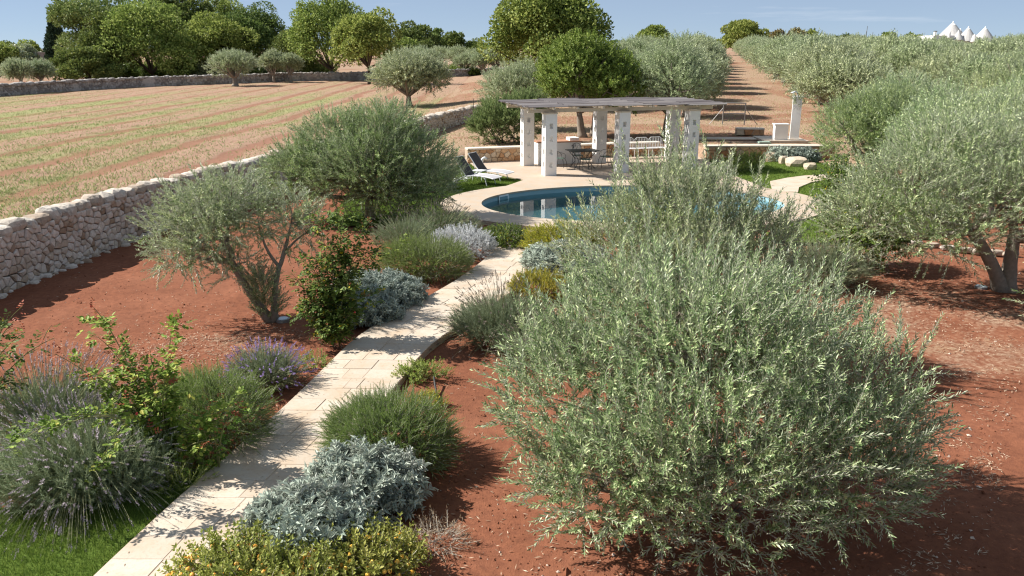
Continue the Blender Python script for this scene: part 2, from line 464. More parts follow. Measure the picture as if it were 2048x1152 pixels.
def field_mat():
    m, nt, out = nodes_of('ploughed_field')
    p = pos_of(nt)
    a = N(nt, 'ShaderNodeAttribute'); a.attribute_name = 'bare'
    n1 = noise(nt, p, 0.5, 5, 0.6); n2 = noise(nt, p, 5, 6, 0.7); n3 = noise(nt, p, 26, 4, 0.7)
    soil = mixc(nt, n2, (0.17, 0.072, 0.045), (0.31, 0.165, 0.112))
    straw = mixc(nt, ramp(nt, n2, [(0.3, 0.0), (0.7, 1.0)]), (0.29, 0.185, 0.13), (0.43, 0.31, 0.225))
    b = N(nt, 'ShaderNodeAttribute'); b.attribute_name = 'green'
    gk = ramp(nt, math_(nt, 'ADD', b.outputs['Fac'], math_(nt, 'ADD', math_(nt, 'MULTIPLY', math_(nt, 'SUBTRACT', n3, 0.5), 1.3), math_(nt, 'MULTIPLY', math_(nt, 'SUBTRACT', n2, 0.5), 1.2))), [(0.15, 0.0), (0.95, 0.8)])
    straw = mixc(nt, ramp(nt, n3, [(0.42, 0.55), (0.56, 0.0)]), straw, (0.24, 0.125, 0.082))
    straw = mixc(nt, gk, straw, (0.25, 0.28, 0.115))
    k = ramp(nt, math_(nt, 'ADD', a.outputs['Fac'], math_(nt, 'ADD', math_(nt, 'MULTIPLY', math_(nt, 'SUBTRACT', n2, 0.5), 1.5), math_(nt, 'MULTIPLY', math_(nt, 'SUBTRACT', n3, 0.5), 0.9))), [(0.36, 0.0), (0.72, 0.92)])
    c = mixc(nt, math_(nt, 'MULTIPLY', k, 0.85), straw, soil)
    h = math_(nt, 'ADD', math_(nt, 'MULTIPLY', n2, 0.6), math_(nt, 'MULTIPLY', n3, 0.4))
    princ(nt, out, c, 1.0, 0.05, bump(nt, h, 0.9, 0.08))
    return m
M_field = field_mat()
def lawn_mat():
    m, nt, out = nodes_of('lawn_turf')
    p = pos_of(nt)
    c = mixc(nt, noise(nt, p, 12, 5, 0.7), (0.07, 0.12, 0.02), (0.15, 0.21, 0.045))
    princ(nt, out, c, 1.0, 0.05, bump(nt, noise(nt, p, 60, 4), 0.8, 0.03))
    return m
M_lawn = lawn_mat()
def water_mat():
    m, nt, out = nodes_of('pool_water')
    fr = N(nt, 'ShaderNodeFresnel'); fr.inputs['IOR'].default_value = 1.333
    tr = N(nt, 'ShaderNodeBsdfTransparent'); tr.inputs['Color'].default_value = (0.72, 0.92, 0.95, 1)
    gl = N(nt, 'ShaderNodeBsdfGlossy'); gl.inputs['Roughness'].default_value = 0.015
    p = pos_of(nt)
    b = bump(nt, noise(nt, p, 1.6, 2, 0.4), 0.05, 0.02)
    nt.links.new(b, gl.inputs['Normal']); nt.links.new(b, fr.inputs['Normal'])
    mx = N(nt, 'ShaderNodeMixShader')
    nt.links.new(fr.outputs[0], mx.inputs[0]); nt.links.new(tr.outputs[0], mx.inputs[1]); nt.links.new(gl.outputs[0], mx.inputs[2])
    nt.links.new(mx.outputs[0], out.inputs['Surface'])
    return m
M_water = water_mat()
M_liner = plain_mat('pool_liner', (0.26, 0.41, 0.46), 0.5, 0.3, 0, 0.06, 4)
M_reed = None
def reed_mat():
    m, nt, out = nodes_of('weathered_reed')
    c = ramp(nt, rnd_piece(nt), [(0, (0.14, 0.12, 0.12)), (0.5, (0.27, 0.24, 0.235)), (1, (0.42, 0.38, 0.35))])
    princ(nt, out, c, 0.85, 0.2)
    return m
M_reed = reed_mat()

# ------------------------------------------------------------------ the ground
WALL = [(-11.35, 8.0), (-10.95, 13.0), (-10.72, 16.7), (-10.40, 20.2), (-9.85, 23.4), (-8.75, 27.4), (-7.25, 33.0), (-5.4, 41.0), (-3.5, 49.0), (-1.9, 54.5)]
WX = np.array([w[0] for w in WALL]); WY = np.array([w[1] for w in WALL])
def wall_x(Y):
    return np.interp(Y, WY, WX)
RA = np.array((0.961, 0.276)); RB = np.array((-0.276, 0.961))     # pergola axes
def back_line(X):           # y of the retaining wall
    return np.where(np.asarray(X) < 8.6, 36.95 + (np.asarray(X) + 1.9) * 0.268, 37.75)
def ground_z(X, Y):
    X = np.asarray(X, float); Y = np.asarray(Y, float)
    z = np.full(np.broadcast(X, Y).shape, -0.10)
    bl = back_line(X)
    wide = ss(np.abs(X - 5.8), 7.6, 10.5)
    w0 = 0.05 + 3.0 * wide; w1 = 0.30 + 5.0 * wide
    t = np.clip((Y - bl + w0 * 0.0 + 2.0 * wide) / (w1), 0, 1)
    t = t * t * (3 - 2 * t)
    z = z + 0.55 * t * ss(X, -9, -2.0)
    z = z + ss(X, -6, 14) * 2.9 * (1 - np.exp(-np.maximum(Y - 48, 0) / 150.0))
    return z
def straw_mask(X, Y):
    X = np.asarray(X, float); Y = np.asarray(Y, float)
    back = ss(Y, 33, 37) * 0.95
    right = ss(X, 4.6, 7.0) * np.clip(0.22 + 0.9 * (fbm(X * 0.6, Y * 0.6, 7) - 0.42), 0, 0.6) * ss(Y, 8.5, 12)
    under = 0.42 * np.exp(-((X + 4.9) ** 2 / 2.6 + (Y - 13.9) ** 2 / 1.5))
    shade = 0.86 * (1 - 0.42 * ss(fbm(X * 0.25, Y * 0.35, 11), 0.40, 0.6) * ss(Y, 36, 42))
    return np.clip(np.maximum(np.maximum(back * shade, right), under), 0, 1)

POOL_C = np.array((3.95, 26.9)); POOL_A, POOL_B, POOL_T = 4.95, 3.30, R(4)
def ell(a, b, n, c=POOL_C, t=POOL_T):
    th = np.linspace(0, 2 * math.pi, n, endpoint=False)
    x, y = a * np.cos(th), b * np.sin(th)
    return np.stack([c[0] + x * math.cos(t) - y * math.sin(t), c[1] + x * math.sin(t) + y * math.cos(t)], 1)
def ell_r(X, Y, grow=0.0):
    dx, dy = np.asarray(X, float) - POOL_C[0], np.asarray(Y, float) - POOL_C[1]
    x = dx * math.cos(POOL_T) + dy * math.sin(POOL_T); y = -dx * math.sin(POOL_T) + dy * math.cos(POOL_T)
    return np.sqrt((x / (POOL_A + grow)) ** 2 + (y / (POOL_B + grow)) ** 2)
def in_poly(X, Y, poly):
    X = np.asarray(X, float); Y = np.asarray(Y, float)
    ins = np.zeros(np.broadcast(X, Y).shape, bool)
    P = np.asarray(poly); n = len(P)
    for i in range(n):
        x1, y1 = P[i]; x2, y2 = P[(i + 1) % n]
        if y1 == y2: continue
        c = ((y1 > Y) != (y2 > Y)) & (X < (x2 - x1) * (Y - y1) / (y2 - y1) + x1)
        ins ^= c
    return ins

def grid_sheet(xs, ys, zf, keep=None):
    X, Y = np.meshgrid(xs, ys)
    Z = zf(X, Y)
    V = np.stack([X.ravel(), Y.ravel(), Z.ravel()], 1)
    nx, ny = len(xs), len(ys)
    i = np.arange(ny - 1)[:, None] * nx + np.arange(nx - 1)[None, :]
    Q = np.stack([i, i + 1, i + 1 + nx, i + nx], -1).reshape(-1, 4)
    if keep is not None:
        cx = V[Q][:, :, 0].mean(1); cy = V[Q][:, :, 1].mean(1)
        Q = Q[keep(cx, cy)]
    return V, Q

def axis(parts):
    return np.unique(np.concatenate([np.arange(a, b, s) for a, b, s in parts]))
gx = axis([(-700, -60, 40), (-60, -14, 4), (-14, 13, 0.10), (13, 24, 0.4), (24, 100, 4), (100, 900, 40), (900, 901, 1)])
gy = axis([(-20, 4, 2), (4, 22, 0.10), (22, 40, 0.16), (40, 60, 0.6), (60, 200, 5), (200, 1500, 50), (1500, 1501, 1)])
def gz_rough(X, Y):
    z = ground_z(X, Y)
    near = 1 - ss(Y, 34, 46)
    r = (fbm(X * 1.1, Y * 1.1, 3) - 0.5) * 0.07 + (fbm(X * 5.5, Y * 5.5, 5, 3) - 0.5) * 0.035
    lev = ss(ell_r(X, Y, 1.3), 1.0, 1.15)
    return z + r * near * lev - 0.02
V, Q = grid_sheet(gx, gy, gz_rough, lambda x, y: ~((ell_r(x, y, 0.55) < 1.0)) & ~((x < wall_x(y) - 0.6) & (y < 53) & (y > 8.5)))
me = make_mesh('ground', V, Q, M_soil, None, True, {'straw': straw_mask(V[:, 0], V[:, 1])})
o = link('ground', me); o['kind'] = 'structure'

# the ploughed field beyond the wall
def stripe(X, Y):
    w = X + 0.0009 * (Y - 60) ** 2 * 0.25 + (fbm(Y * 0.05, X * 0.03, 21) - 0.5) * 2.2 + (fbm(X * 0.5, Y * 0.5, 22, 2) - 0.5) * 0.5
    ph = (w + 14.0) / 3.3
    fr = ph - np.floor(ph)
    k = np.floor(ph)
    wid = 0.07 + 0.10 * _hash(k, k * 0 + 3, 5)
    d = np.abs(fr - 0.5)
    a = 1 - ss(d, wid * 0.55, wid * 1.4)
    ph2 = (w + 12.1) / 1.1; d2 = np.abs(ph2 - np.floor(ph2) - 0.5)
    pat = 0.45 + 0.9 * fbm(X * 0.35, Y * 0.10, 27)
    return np.clip(np.maximum(a * 0.84, 0.5 * (1 - ss(d2, 0.03, 0.14))) * pat + 0.30 * (fbm(X * 1.1, Y * 0.7, 28) - 0.42), 0, 1)
def green_amt(X, Y):
    g = ss(fbm(X * 0.75, Y * 0.028, 31), 0.30, 0.66) * (0.35 + 1.2 * fbm(X * 0.9, Y * 0.6, 33))
    return np.clip(g * (1 - ss(X, -16, -9) * 0.35) * (1 - 0.7 * ss(Y, 75, 100)) , 0, 1)
fx = axis([(-200, -70, 5), (-70, -24, 0.5), (-24, 1, 0.22)])
fy = axis([(6, 60, 0.25), (60, 160, 0.8)])
FWP = np.array([gpt(u, v) for u, v in ((-420, 222), (-200, 206), (0, 193), (150, 182), (300, 173.5), (450, 168), (600, 162.5), (730, 161), (850, 156), (1000, 150), (1120, 147))])
def field_keep(x, y):
    return (x < wall_x(np.minimum(y, 54.5)) - 0.30 + np.maximum(y - 54.5, 0) * 0.02) & (y < np.interp(x, FWP[:, 0], FWP[:, 1]) + 0.6)
def field_z(X, Y):
    edge = ss(wall_x(np.minimum(Y, 54.5)) - X, 0, 2.5)
    return ground_z(X * 0 - 20, Y * 0) + 0.13 - 0.06 * stripe(X, Y) + 0.05 * (fbm(X * 1.4, Y * 1.4, 12) - 0.5) + 0.25 * edge * (1 - ss(Y, 40, 60))
V, Q = grid_sheet(fx, fy, field_z, field_keep)
me = make_mesh('field', V, Q, M_field, None, True, {'bare': stripe(V[:, 0], V[:, 1]), 'green': green_amt(V[:, 0], V[:, 1])})
o = link('field', me); o['kind'] = 'structure'

# ------------------------------------------------------------------ pool, terrace, path
def slab(name, poly, z1, z0, mat, holes=None):
    from mathutils.geometry import tessellate_polygon
    loops = [[Vector((x, y, 0)) for x, y in poly]]
    if holes is not None:
        loops.append([Vector((x, y, 0)) for x, y in holes])
    tris = tessellate_polygon(loops)
    P = np.array([(v.x, v.y) for l in loops for v in l])
    n = len(P)
    V = np.concatenate([np.c_[P, np.full(n, z1)], np.c_[P, np.full(n, z0)]])
    T = []
    for t in tris:
        a, b, c = (P[i] for i in t)
        if (b[0] - a[0]) * (c[1] - a[1]) - (b[1] - a[1]) * (c[0] - a[0]) < 0: t = (t[0], t[2], t[1])
        T.append(tuple(t))
    s = 0
    for l in loops:
        k = len(l)
        for i in range(k):
            a, b = s + i, s + (i + 1) % k
            T += [(a, a + n, b + n), (a, b + n, b)]
        s += k
    return make_mesh(name, V, np.array(T), mat)

inner = ell(POOL_A, POOL_B, 96); outer = ell(POOL_A + 1.33, POOL_B + 1.15, 96)
# coping ring: quads so that the curve stays clean
nn = 96
V = np.concatenate([np.c_[outer, np.full(nn, 0.006)], np.c_[inner, np.full(nn, 0.006)], np.c_[inner, np.full(nn, -0.05)], np.c_[outer, np.full(nn, -0.16)]])
Q = []
for i in range(nn):
    j = (i + 1) % nn
    Q += [(i, j, nn + j, nn + i), (nn + i, nn + j, 2 * nn + j, 2 * nn + i), (3 * nn + i, 3 * nn + j, j, i)]
pc = link('pool_coping', make_mesh('pool_coping', V, np.array(Q)[:, ::-1], M_coping)); pc['kind'] = 'structure'
in2 = ell(POOL_A + 0.02, POOL_B + 0.02, 96)
V = np.concatenate([np.c_[in2, np.full(nn, -0.045)], np.c_[in2, np.full(nn, -0.64)], [[POOL_C[0], POOL_C[1], -0.64]]])
Q = []
T = []
for i in range(nn):
    j = (i + 1) % nn
    T += [(i, nn + i, nn + j), (i, nn + j, j), (nn + i, 2 * nn, nn + j)]
pb = link('pool_basin', make_mesh('pool_basin', V, np.array(T), M_liner, None, True)); pb['kind'] = 'structure'
V = np.concatenate([np.c_[ell(POOL_A + 0.015, POOL_B + 0.015, 96), np.full(nn, -0.19)], [[POOL_C[0], POOL_C[1], -0.19]]])
T = [(i, (i + 1) % nn, nn) for i in range(nn)]
pw = link('pool_water', make_mesh('pool_water', V, np.array(T), M_water)); pw['kind'] = 'structure'

ring_mid = ell(POOL_A + 0.7, POOL_B + 0.6, 72)
arc = [tuple(ring_mid[i]) for i in range(3, 30)]        # back half of the ring, right to left
DECK = [(0.45, 31.55), (-1.35, 34.1), (-1.9, 36.75), (2.5, 38.0), (6.4, 39.05), (8.75, 39.65), (8.75, 37.6), (8.62, 33.5)] + arc
dk = link('terrace', slab('terrace', DECK, 0.0, -0.16, M_deck)); dk['kind'] = 'structure'
BR = [gpt(u, v) for u, v in ((1545, 380), (1540, 362), (1575, 355), (1610, 350.5), (1655, 348), (1720, 349), (1718, 356), (1660, 357.5), (1622, 364), (1598, 374), (1596, 384))]
bp = link('side_path', slab('side_path', BR, -0.004, -0.12, M_coping)); bp['kind'] = 'structure'

# the garden path: individual limestone tiles on a slab
PL = np.array([(-4.35, 4.8), (-4.04, 6.9), (-3.80, 8.3), (-3.24, 10.7), (-2.72, 13.95), (-2.10, 15.35), (-1.25, 17.3), (-0.55, 19.6), (-0.30, 22.6)])
PR = np.array([(-2.95, 4.8), (-2.72, 6.9), (-2.47, 8.4), (-1.84, 11.0), (-1.42, 13.4), (-0.80, 14.7), (0.05, 16.6), (0.62, 19.0), (1.5, 22.4)])
def resample(P, n):
    d = np.r_[0, np.cumsum(np.linalg.norm(np.diff(P, axis=0), axis=1))]
    # smooth
    t = np.linspace(0, d[-1], n)
    X = np.interp(t, d, P[:, 0]); Y = np.interp(t, d, P[:, 1])
    for _ in range(3):
        X[1:-1] = (X[:-2] + 2 * X[1:-1] + X[2:]) / 4; Y[1:-1] = (Y[:-2] + 2 * Y[1:-1] + Y[2:]) / 4
    return np.stack([X, Y], 1)
NR = 47
L_, R_ = resample(PL, NR), resample(PR, NR)
path = link('path', slab('path', [tuple(p) for p in L_] + [tuple(p) for p in R_[::-1]], -0.001, -0.16, M_grout)); path['kind'] = 'structure'
prng = random.Random(11)
for i in range(NR - 1):
    k = prng.choice([2, 2, 3])
    cuts = [0.0] + sorted(min(0.85, max(0.15, (j + 1) / k + prng.uniform(-0.13, 0.13))) for j in range(k - 1)) + [1.0]
    for c0, c1 in zip(cuts[:-1], cuts[1:]):
        def pt(row, f): return L_[row] * (1 - f) + R_[row] * f
        q = np.array([pt(i, c0), pt(i, c1), pt(i + 1, c1), pt(i + 1, c0)])
        cen = q.mean(0)
        w1 = np.linalg.norm(q[1] - q[0]); w2 = np.linalg.norm(q[3] - q[0])
        g = 0.006
        q = cen + (q - cen) * np.array((1 - 2 * g / max(w1, .1),)) 
        ch = cen + (q - cen) * (1 - 0.006 / w2)
        zt = 0.004 + prng.uniform(-0.003, 0.003)
        tz = [zt + prng.uniform(-0.0015, 0.0015) for _ in range(4)]
        Vt = np.concatenate([np.c_[ch, tz], np.c_[q, np.array(tz) - 0.004], np.c_[q, np.full(4, -0.03)]])
        Tt = [(0, 1, 2), (0, 2, 3)]
        for a in range(4):
            b = (a + 1) % 4
            Tt += [(4 + a, 4 + b, b), (4 + a, b, a), (8 + a, 8 + b, 4 + b), (8 + a, 4 + b, 4 + a)]
        Vt[:, :2] -= cen
        t_ = link('tile', make_mesh('tile', Vt, np.array(Tt), M_tile), path)
        t_.location = (cen[0], cen[1], 0)

# lawns
def path_dist_ok(X, Y):
    poly = [tuple(p) for p in L_] + [tuple(p) for p in R_[::-1]]
    return ~in_poly(X, Y, poly)
LAWN1 = [(-5.4, 23.6), (-3.6, 23.4), (-2.0, 24.0), (-0.5, 25.5), (0.6, 29.5), (1.2, 31.5), (0.45, 31.6), (-1.30, 34.05), (-1.65, 36.2), (-4.2, 35.2), (-5.8, 30.5)]
LAWN2 = [(6.5, 21.5), (9.5, 21.0), (12.2, 22.4), (14.5, 26), (15.0, 33.5), (14.2, 36.6), (8.7, 37.4), (8.6, 31.5), (9.6, 28.0), (8.2, 24.0)]
LAWN3 = [(-9.0, 4.5), (-4.3, 4.5), (-3.95, 6.9), (-3.75, 8.3), (-3.6, 9.2), (-4.3, 8.9), (-5.2, 8.35), (-7.0, 7.9), (-9.0, 7.9)]
def lawn(poly, z, cell):
    P = np.array(poly)
    xs = np.arange(P[:, 0].min(), P[:, 0].max() + cell, cell); ys = np.arange(P[:, 1].min(), P[:, 1].max() + cell, cell)
    V, Q = grid_sheet(xs, ys, lambda X, Y: np.full(X.shape, z) + (fbm(X * 2, Y * 2, 8) - 0.5) * 0.02, lambda x, y: in_poly(x, y, poly) & (ell_r(x, y, 0.45) > 1.0))
    o = link('lawn', make_mesh('lawn', V, Q, M_lawn, None, True)); o['kind'] = 'structure'
rg = np.random.default_rng(5)
def leaves(P, A, S, L, W, fold=0.15, curve=0.0):
    """two-triangle folded leaves: base P, axis A, side S"""
    n = len(P)
    A = norm(A); S = norm(S - A * np.sum(S * A, 1, keepdims=True)); Nn = np.cross(S, A)
    L = np.broadcast_to(np.asarray(L, float), (n,))[:, None]; W = np.broadcast_to(np.asarray(W, float), (n,))[:, None]
    mid = P + A * L * 0.45
    V = np.stack([P, mid + S * W * 0.5 + Nn * W * fold, P + A * L - Nn * L * curve, mid - S * W * 0.5 + Nn * W * fold], 1).reshape(-1, 3)
    b = np.arange(n) * 4
    T = np.concatenate([np.stack([b, b + 1, b + 2], 1), np.stack([b, b + 2, b + 3], 1)])
    return V, T
def scatter_blades(name, mat, X, Y, Z, hmin, hmax, w, lean, per=1):
    n = len(X)
    ang = rg.uniform(0, 2 * math.pi, n)
    A = np.stack([np.cos(ang) * lean * rg.uniform(0.1, 1, n), np.sin(ang) * lean * rg.uniform(0.1, 1, n), np.ones(n)], 1)
    th = rg.uniform(0, 2 * math.pi, n)
    S = np.stack([np.cos(th), np.sin(th), np.zeros(n)], 1)
    V, T = leaves(np.stack([X, Y, Z], 1), A, S, rg.uniform(hmin, hmax, n), w, 0.1)
    o = link(name, make_mesh(name, V, T, mat)); o['kind'] = 'stuff'
    return o
for poly, z, cell, dens, h0, h1, w in ((LAWN1, -0.05, 0.25, 1500, 0.03, 0.075, 0.010), (LAWN2, -0.05, 0.25, 700, 0.03, 0.075, 0.012), (LAWN3, -0.07, 0.15, 5200, 0.03, 0.075, 0.006)):
    lawn(poly, z, cell)
    P = np.array(poly)
    bx = (P[:, 0].min(), P[:, 0].max(), P[:, 1].min(), P[:, 1].max())
    n = int((bx[1] - bx[0]) * (bx[3] - bx[2]) * dens)
    X = rg.uniform(bx[0], bx[1], n); Y = rg.uniform(bx[2], bx[3], n)
    k = in_poly(X, Y, poly) & (ell_r(X, Y, 1.22) > 1.0) & ~in_poly(X, Y, DECK) & ~in_poly(X, Y, BR) & path_dist_ok(X, Y) & (np.abs(X) < Y * 0.66 + 1)
    X, Y = X[k], Y[k]
    o = scatter_blades('grass', M_grass, X, Y, np.full(len(X), z), h0, h1, w, 0.7)

# field stubble and weeds (uncountable)
n = 300000
Yf = 9 * (115 / 9.0) ** rg.uniform(0, 1, n) + 6; Xf = -rg.uniform(0.02, 0.66, n) * Yf - 1
k = field_keep(Xf, Yf) & (Xf < wall_x(np.minimum(Yf, 54.5)) - 0.7)
pr = np.clip(1 - stripe(Xf, Yf) * 1.0, 0, 1) * (0.35 + 0.75 * green_amt(Xf, Yf)) * (0.4 + 0.9 * ss(fbm(Xf * 1.2, Yf * 1.2, 44), 0.35, 0.6))
k &= rg.uniform(0, 1, n) < pr
Xf, Yf = Xf[k], Yf[k]
scatter_blades('field_grass', M_fieldgrass, Xf, Yf, field_z(Xf, Yf) - 0.005, 0.05, 0.16, 0.028, 1.3)

# ------------------------------------------------------------------ plant builders
def twig_tpl(seed, nodes, per, L, W, ang, start=0.12, bend=0.12, fold=0.14, curve=0.08, stem=0.006, jit=0.25, taper=0.45, segs=2):
    r = np.random.default_rng(seed)
    t = np.linspace(start, 1, nodes)
    P, A, S, LL = [], [], [], []
    for i, ti in enumerate(t):
        c = np.array((bend * ti * ti, 0, ti))
        tz = norm(np.array((2 * bend * ti, 0, 1.0)))
        for j in range(per):
            ph = i * math.pi / 2 + j * 2 * math.pi / per + r.normal(0, jit)
            rad = np.array((math.cos(ph), math.sin(ph), 0))
            rad = norm(rad - tz * np.dot(rad, tz))
            a = ang * (1 - 0.35 * ti) * r.uniform(0.75, 1.25)
            ax = math.cos(a) * tz + math.sin(a) * rad
            up = math.sin(a) * tz - math.cos(a) * rad
            s = np.cross(ax, up)
            s = s + up * r.normal(0, 0.35)
            P.append(c); A.append(ax); S.append(s); LL.append(L * (1 - taper * abs(ti - 0.45)) * r.uniform(0.75, 1.2))
    LL = np.array(LL)
    V, T = leaves(np.array(P), np.array(A), np.array(S), LL, LL * (W / L), fold, curve)
    M = np.zeros(len(T), int)
    if stem > 0:
        tt = np.linspace(0, 0.95, segs + 1)
        pts = np.stack([bend * tt * tt, 0 * tt, tt], 1)
        v2, t2 = tube(pts, np.linspace(stem, stem * 0.4, segs + 1), 3, False)
        T = np.concatenate([T, t2 + len(V)]); M = np.r_[M, np.ones(len(t2), int)]
        V = np.concatenate([V, v2])
    return V, T, M

def instance(tpls, P, D, Sc, r, roll=True):
    """copies templates along +Z to positions P, directions D, scale Sc -> arrays"""
    n = len(P)
    D = norm(D)
    ref = np.where(np.abs(D[:, 2:3]) < 0.9, np.array([[0, 0, 1.0]]), np.array([[1.0, 0, 0]]))
    X = norm(np.cross(ref, D)); Y = np.cross(D, X)
    if roll:
        a = r.uniform(0, 2 * math.pi, n)[:, None]
        X, Y = X * np.cos(a) + Y * np.sin(a), -X * np.sin(a) + Y * np.cos(a)
    Sc = np.broadcast_to(np.asarray(Sc, float), (n,))
    which = r.integers(0, len(tpls), n)
    Vs, Ts, Ms, off = [], [], [], 0
    for k, (tv, tt, tm) in enumerate(tpls):
        idx = np.where(which == k)[0]
        if len(idx) == 0: continue
        v = tv[None, :, 0:1] * X[idx][:, None] + tv[None, :, 1:2] * Y[idx][:, None] + tv[None, :, 2:3] * D[idx][:, None]
        v = v * Sc[idx][:, None, None] + P[idx][:, None]
        t = tt[None] + (np.arange(len(idx)) * len(tv))[:, None, None] + off
        Vs.append(v.reshape(-1, 3)); Ts.append(t.reshape(-1, 3)); Ms.append(np.tile(tm, len(idx)))
        off += len(idx) * len(tv)
    return np.concatenate(Vs), np.concatenate(Ts), np.concatenate(Ms)

def sphere_pts(r, n):
    v = r.normal(size=(n, 3))
    return norm(v)

def crown_pts(lobes, n, r, inner=0.5, up=0.5, rand=0.45, zmin=None, outw=1.0, under=0.6):
    C = np.array([l[0] for l in lobes], float); RR = np.array([l[1] if np.ndim(l[1]) else (l[1],) * 3 for l in lobes], float)
    w = (RR[:, 0] * RR[:, 1] + RR[:, 0] * RR[:, 2] + RR[:, 1] * RR[:, 2]); w = w / w.sum()
    k = r.choice(len(lobes), size=int(n * 1.35), p=w)
    d = sphere_pts(r, len(k))
    keep = (d[:, 2] > -0.25) | (r.uniform(0, 1, len(k)) < under)
    k, d = k[keep][:n], d[keep][:n]
    f = (inner ** 3 + (1 - inner ** 3) * r.uniform(0, 1, len(k))) ** (1 / 3)
    P = C[k] + d * RR[k] * f[:, None]
    D = d * outw + np.array((0, 0, up)) + r.normal(0, rand, (len(k), 3))
    if zmin is not None:
        P[:, 2] = np.maximum(P[:, 2], zmin)
    return P, norm(D)

TW_OLIVE = [twig_tpl(100 + i, 13, 2, 0.195, 0.052, 0.75, 0.08, 0.10 + 0.05 * i, stem=0.009) for i in range(5)]
TW_OLIVE_MID = [twig_tpl(120 + i, 9, 2, 0.26, 0.075, 0.8, 0.06, 0.12, stem=0.0) for i in range(3)]
TW_OLIVE_FAR = [twig_tpl(130 + i, 6, 2, 0.36, 0.13, 0.85, 0.05, 0.10, stem=0.0) for i in range(3)]
TW_OLEANDER = [twig_tpl(140 + i, 8, 3, 0.34, 0.07, 0.6, 0.1, 0.1, stem=0.0) for i in range(3)]
TW_CAROB = [twig_tpl(150 + i, 7, 3, 0.30, 0.17, 1.0, 0.05, 0.1, stem=0.0, jit=0.5) for i in range(3)]
TW_ROSEM = [twig_tpl(160 + i, 26, 3, 0.105, 0.020, 0.8, 0.12, 0.10 + 0.08 * i, stem=0.012, taper=0.7) for i in range(4)]
TW_PINE = [twig_tpl(170 + i, 7, 5, 0.45, 0.08, 0.7, 0.1, 0.05, stem=0.0, jit=0.6) for i in range(2)]
TW_SAGE = [twig_tpl(180 + i, 7, 3, 0.55, 0.19, 1.15, 0.2, 0.08, fold=0.2, curve=0.2, stem=0.03, jit=0.5, taper=0.3) for i in range(4)]
TW_LAVLEAF = [twig_tpl(190 + i, 14, 2, 0.20, 0.028, 0.6, 0.0, 0.08, stem=0.008) for i in range(3)]
TW_SANTO = [twig_tpl(200 + i, 8, 4, 0.26, 0.06, 0.85, 0.1, 0.1, stem=0.02, jit=0.6) for i in range(3)]
TW_WEED = [twig_tpl(210 + i, 6, 3, 0.30, 0.14, 1.0, 0.1, 0.15, stem=0.02, jit=0.6) for i in range(3)]

def upright_shoots(lobes, n, seed, lo=0.35, hi=0.8, spread=0.22):
    """long young shoots standing out of the crown: stacked twigs along each"""
    r = np.random.default_rng(seed)
    P, D = crown_pts(lobes, n * 3, r, 0.9, 1.0, 0.3)
    k = D[:, 2] > 0.55
    P, D = P[k][:n], D[k][:n]
    D = norm(D * spread + np.array((0, 0, 0.35)) + r.normal(0, 0.06, D.shape))
    L = r.uniform(lo, hi, len(P))
    PP, DD = [], []
    for i in range(4):
        PP.append(P + D * (L * i / 4.0)[:, None] + r.normal(0, 0.012, P.shape)); DD.append(norm(D + r.normal(0, 0.08, D.shape)))
    return np.concatenate(PP), np.concatenate(DD)

def limbs(mb, base, fork, lobes, r0, r, m=0, twist=0.15, k=7, sub=2):
    """trunk tube from base to fork, limbs to every lobe, short branches inside the lobe"""
    base, fork = np.asarray(base, float), np.asarray(fork, float)
    mid = (base + fork) / 2 + r.normal(0, twist * 0.4, 3) * (1, 1, 0)
    pts = bez(base, mid, fork, 7)
    rad = np.linspace(r0 * 1.0, r0 * 0.72, 7); rad[0] = r0 * 1.45; rad[1] = r0 * 1.12
    rad = rad * r.uniform(0.92, 1.1, 7)
    mb.tube(pts, rad, k + 2, m)
    rr = r0 * 0.62
    for c, rd in lobes:
        c = np.asarray(c, float); rd = np.asarray(rd if np.ndim(rd) else (rd,) * 3, float)
        mid = fork * 0.5 + c * 0.5 + r.normal(0, twist, 3) + (0, 0, -0.12 * np.linalg.norm(c - fork))
        mb.tube(bez(fork - (0, 0, r0 * 0.4), mid, c, 7), np.linspace(rr, rr * 0.32, 7), max(5, k - 1), m)
        for s in range(sub):
            d = norm(r.normal(size=3) + (0, 0, 0.5))
            e = c + d * rd * 0.8
            mb.tube(bez(c - (c - fork) * 0.12, (c + e) / 2 + r.normal(0, 0.08, 3), e, 5), np.linspace(rr * 0.34, rr * 0.10, 5), 4, m)

def tree(name, label, cat, loc, lobes, base_r, fork, n, tpls, mat, size, seed, bark=None, up=0.5, inner=0.5, rand=0.45, group=None, twigmat=None, sub=3, extra=None, trunk_bases=None, zmin=None, under=0.6):
    r = np.random.default_rng(seed)
    t = thing(name, label, cat, loc, 0, group)
    mb = MB()
    if trunk_bases is None:
        limbs(mb, (0, 0, -0.05), fork, lobes, base_r, r, sub=sub)
    else:
        for (b, f, ids, br) in trunk_bases:
            limbs(mb, b, f, [lobes[i] for i in ids], br, r, sub=sub)
    mb.build('trunk', bark or M_bark, t, True)
    P, D = crown_pts(lobes, n, r, inner, up, rand, zmin, 1.0, under)
    if extra is not None:
        P = np.concatenate([P, extra[0]]); D = np.concatenate([D, extra[1]])
    V, T, M = instance(tpls, P, D, r.uniform(size[0], size[1], len(P)), r)
    link('crown', make_mesh('crown', V, T, [mat, twigmat or M_twig], M), t)
    return t

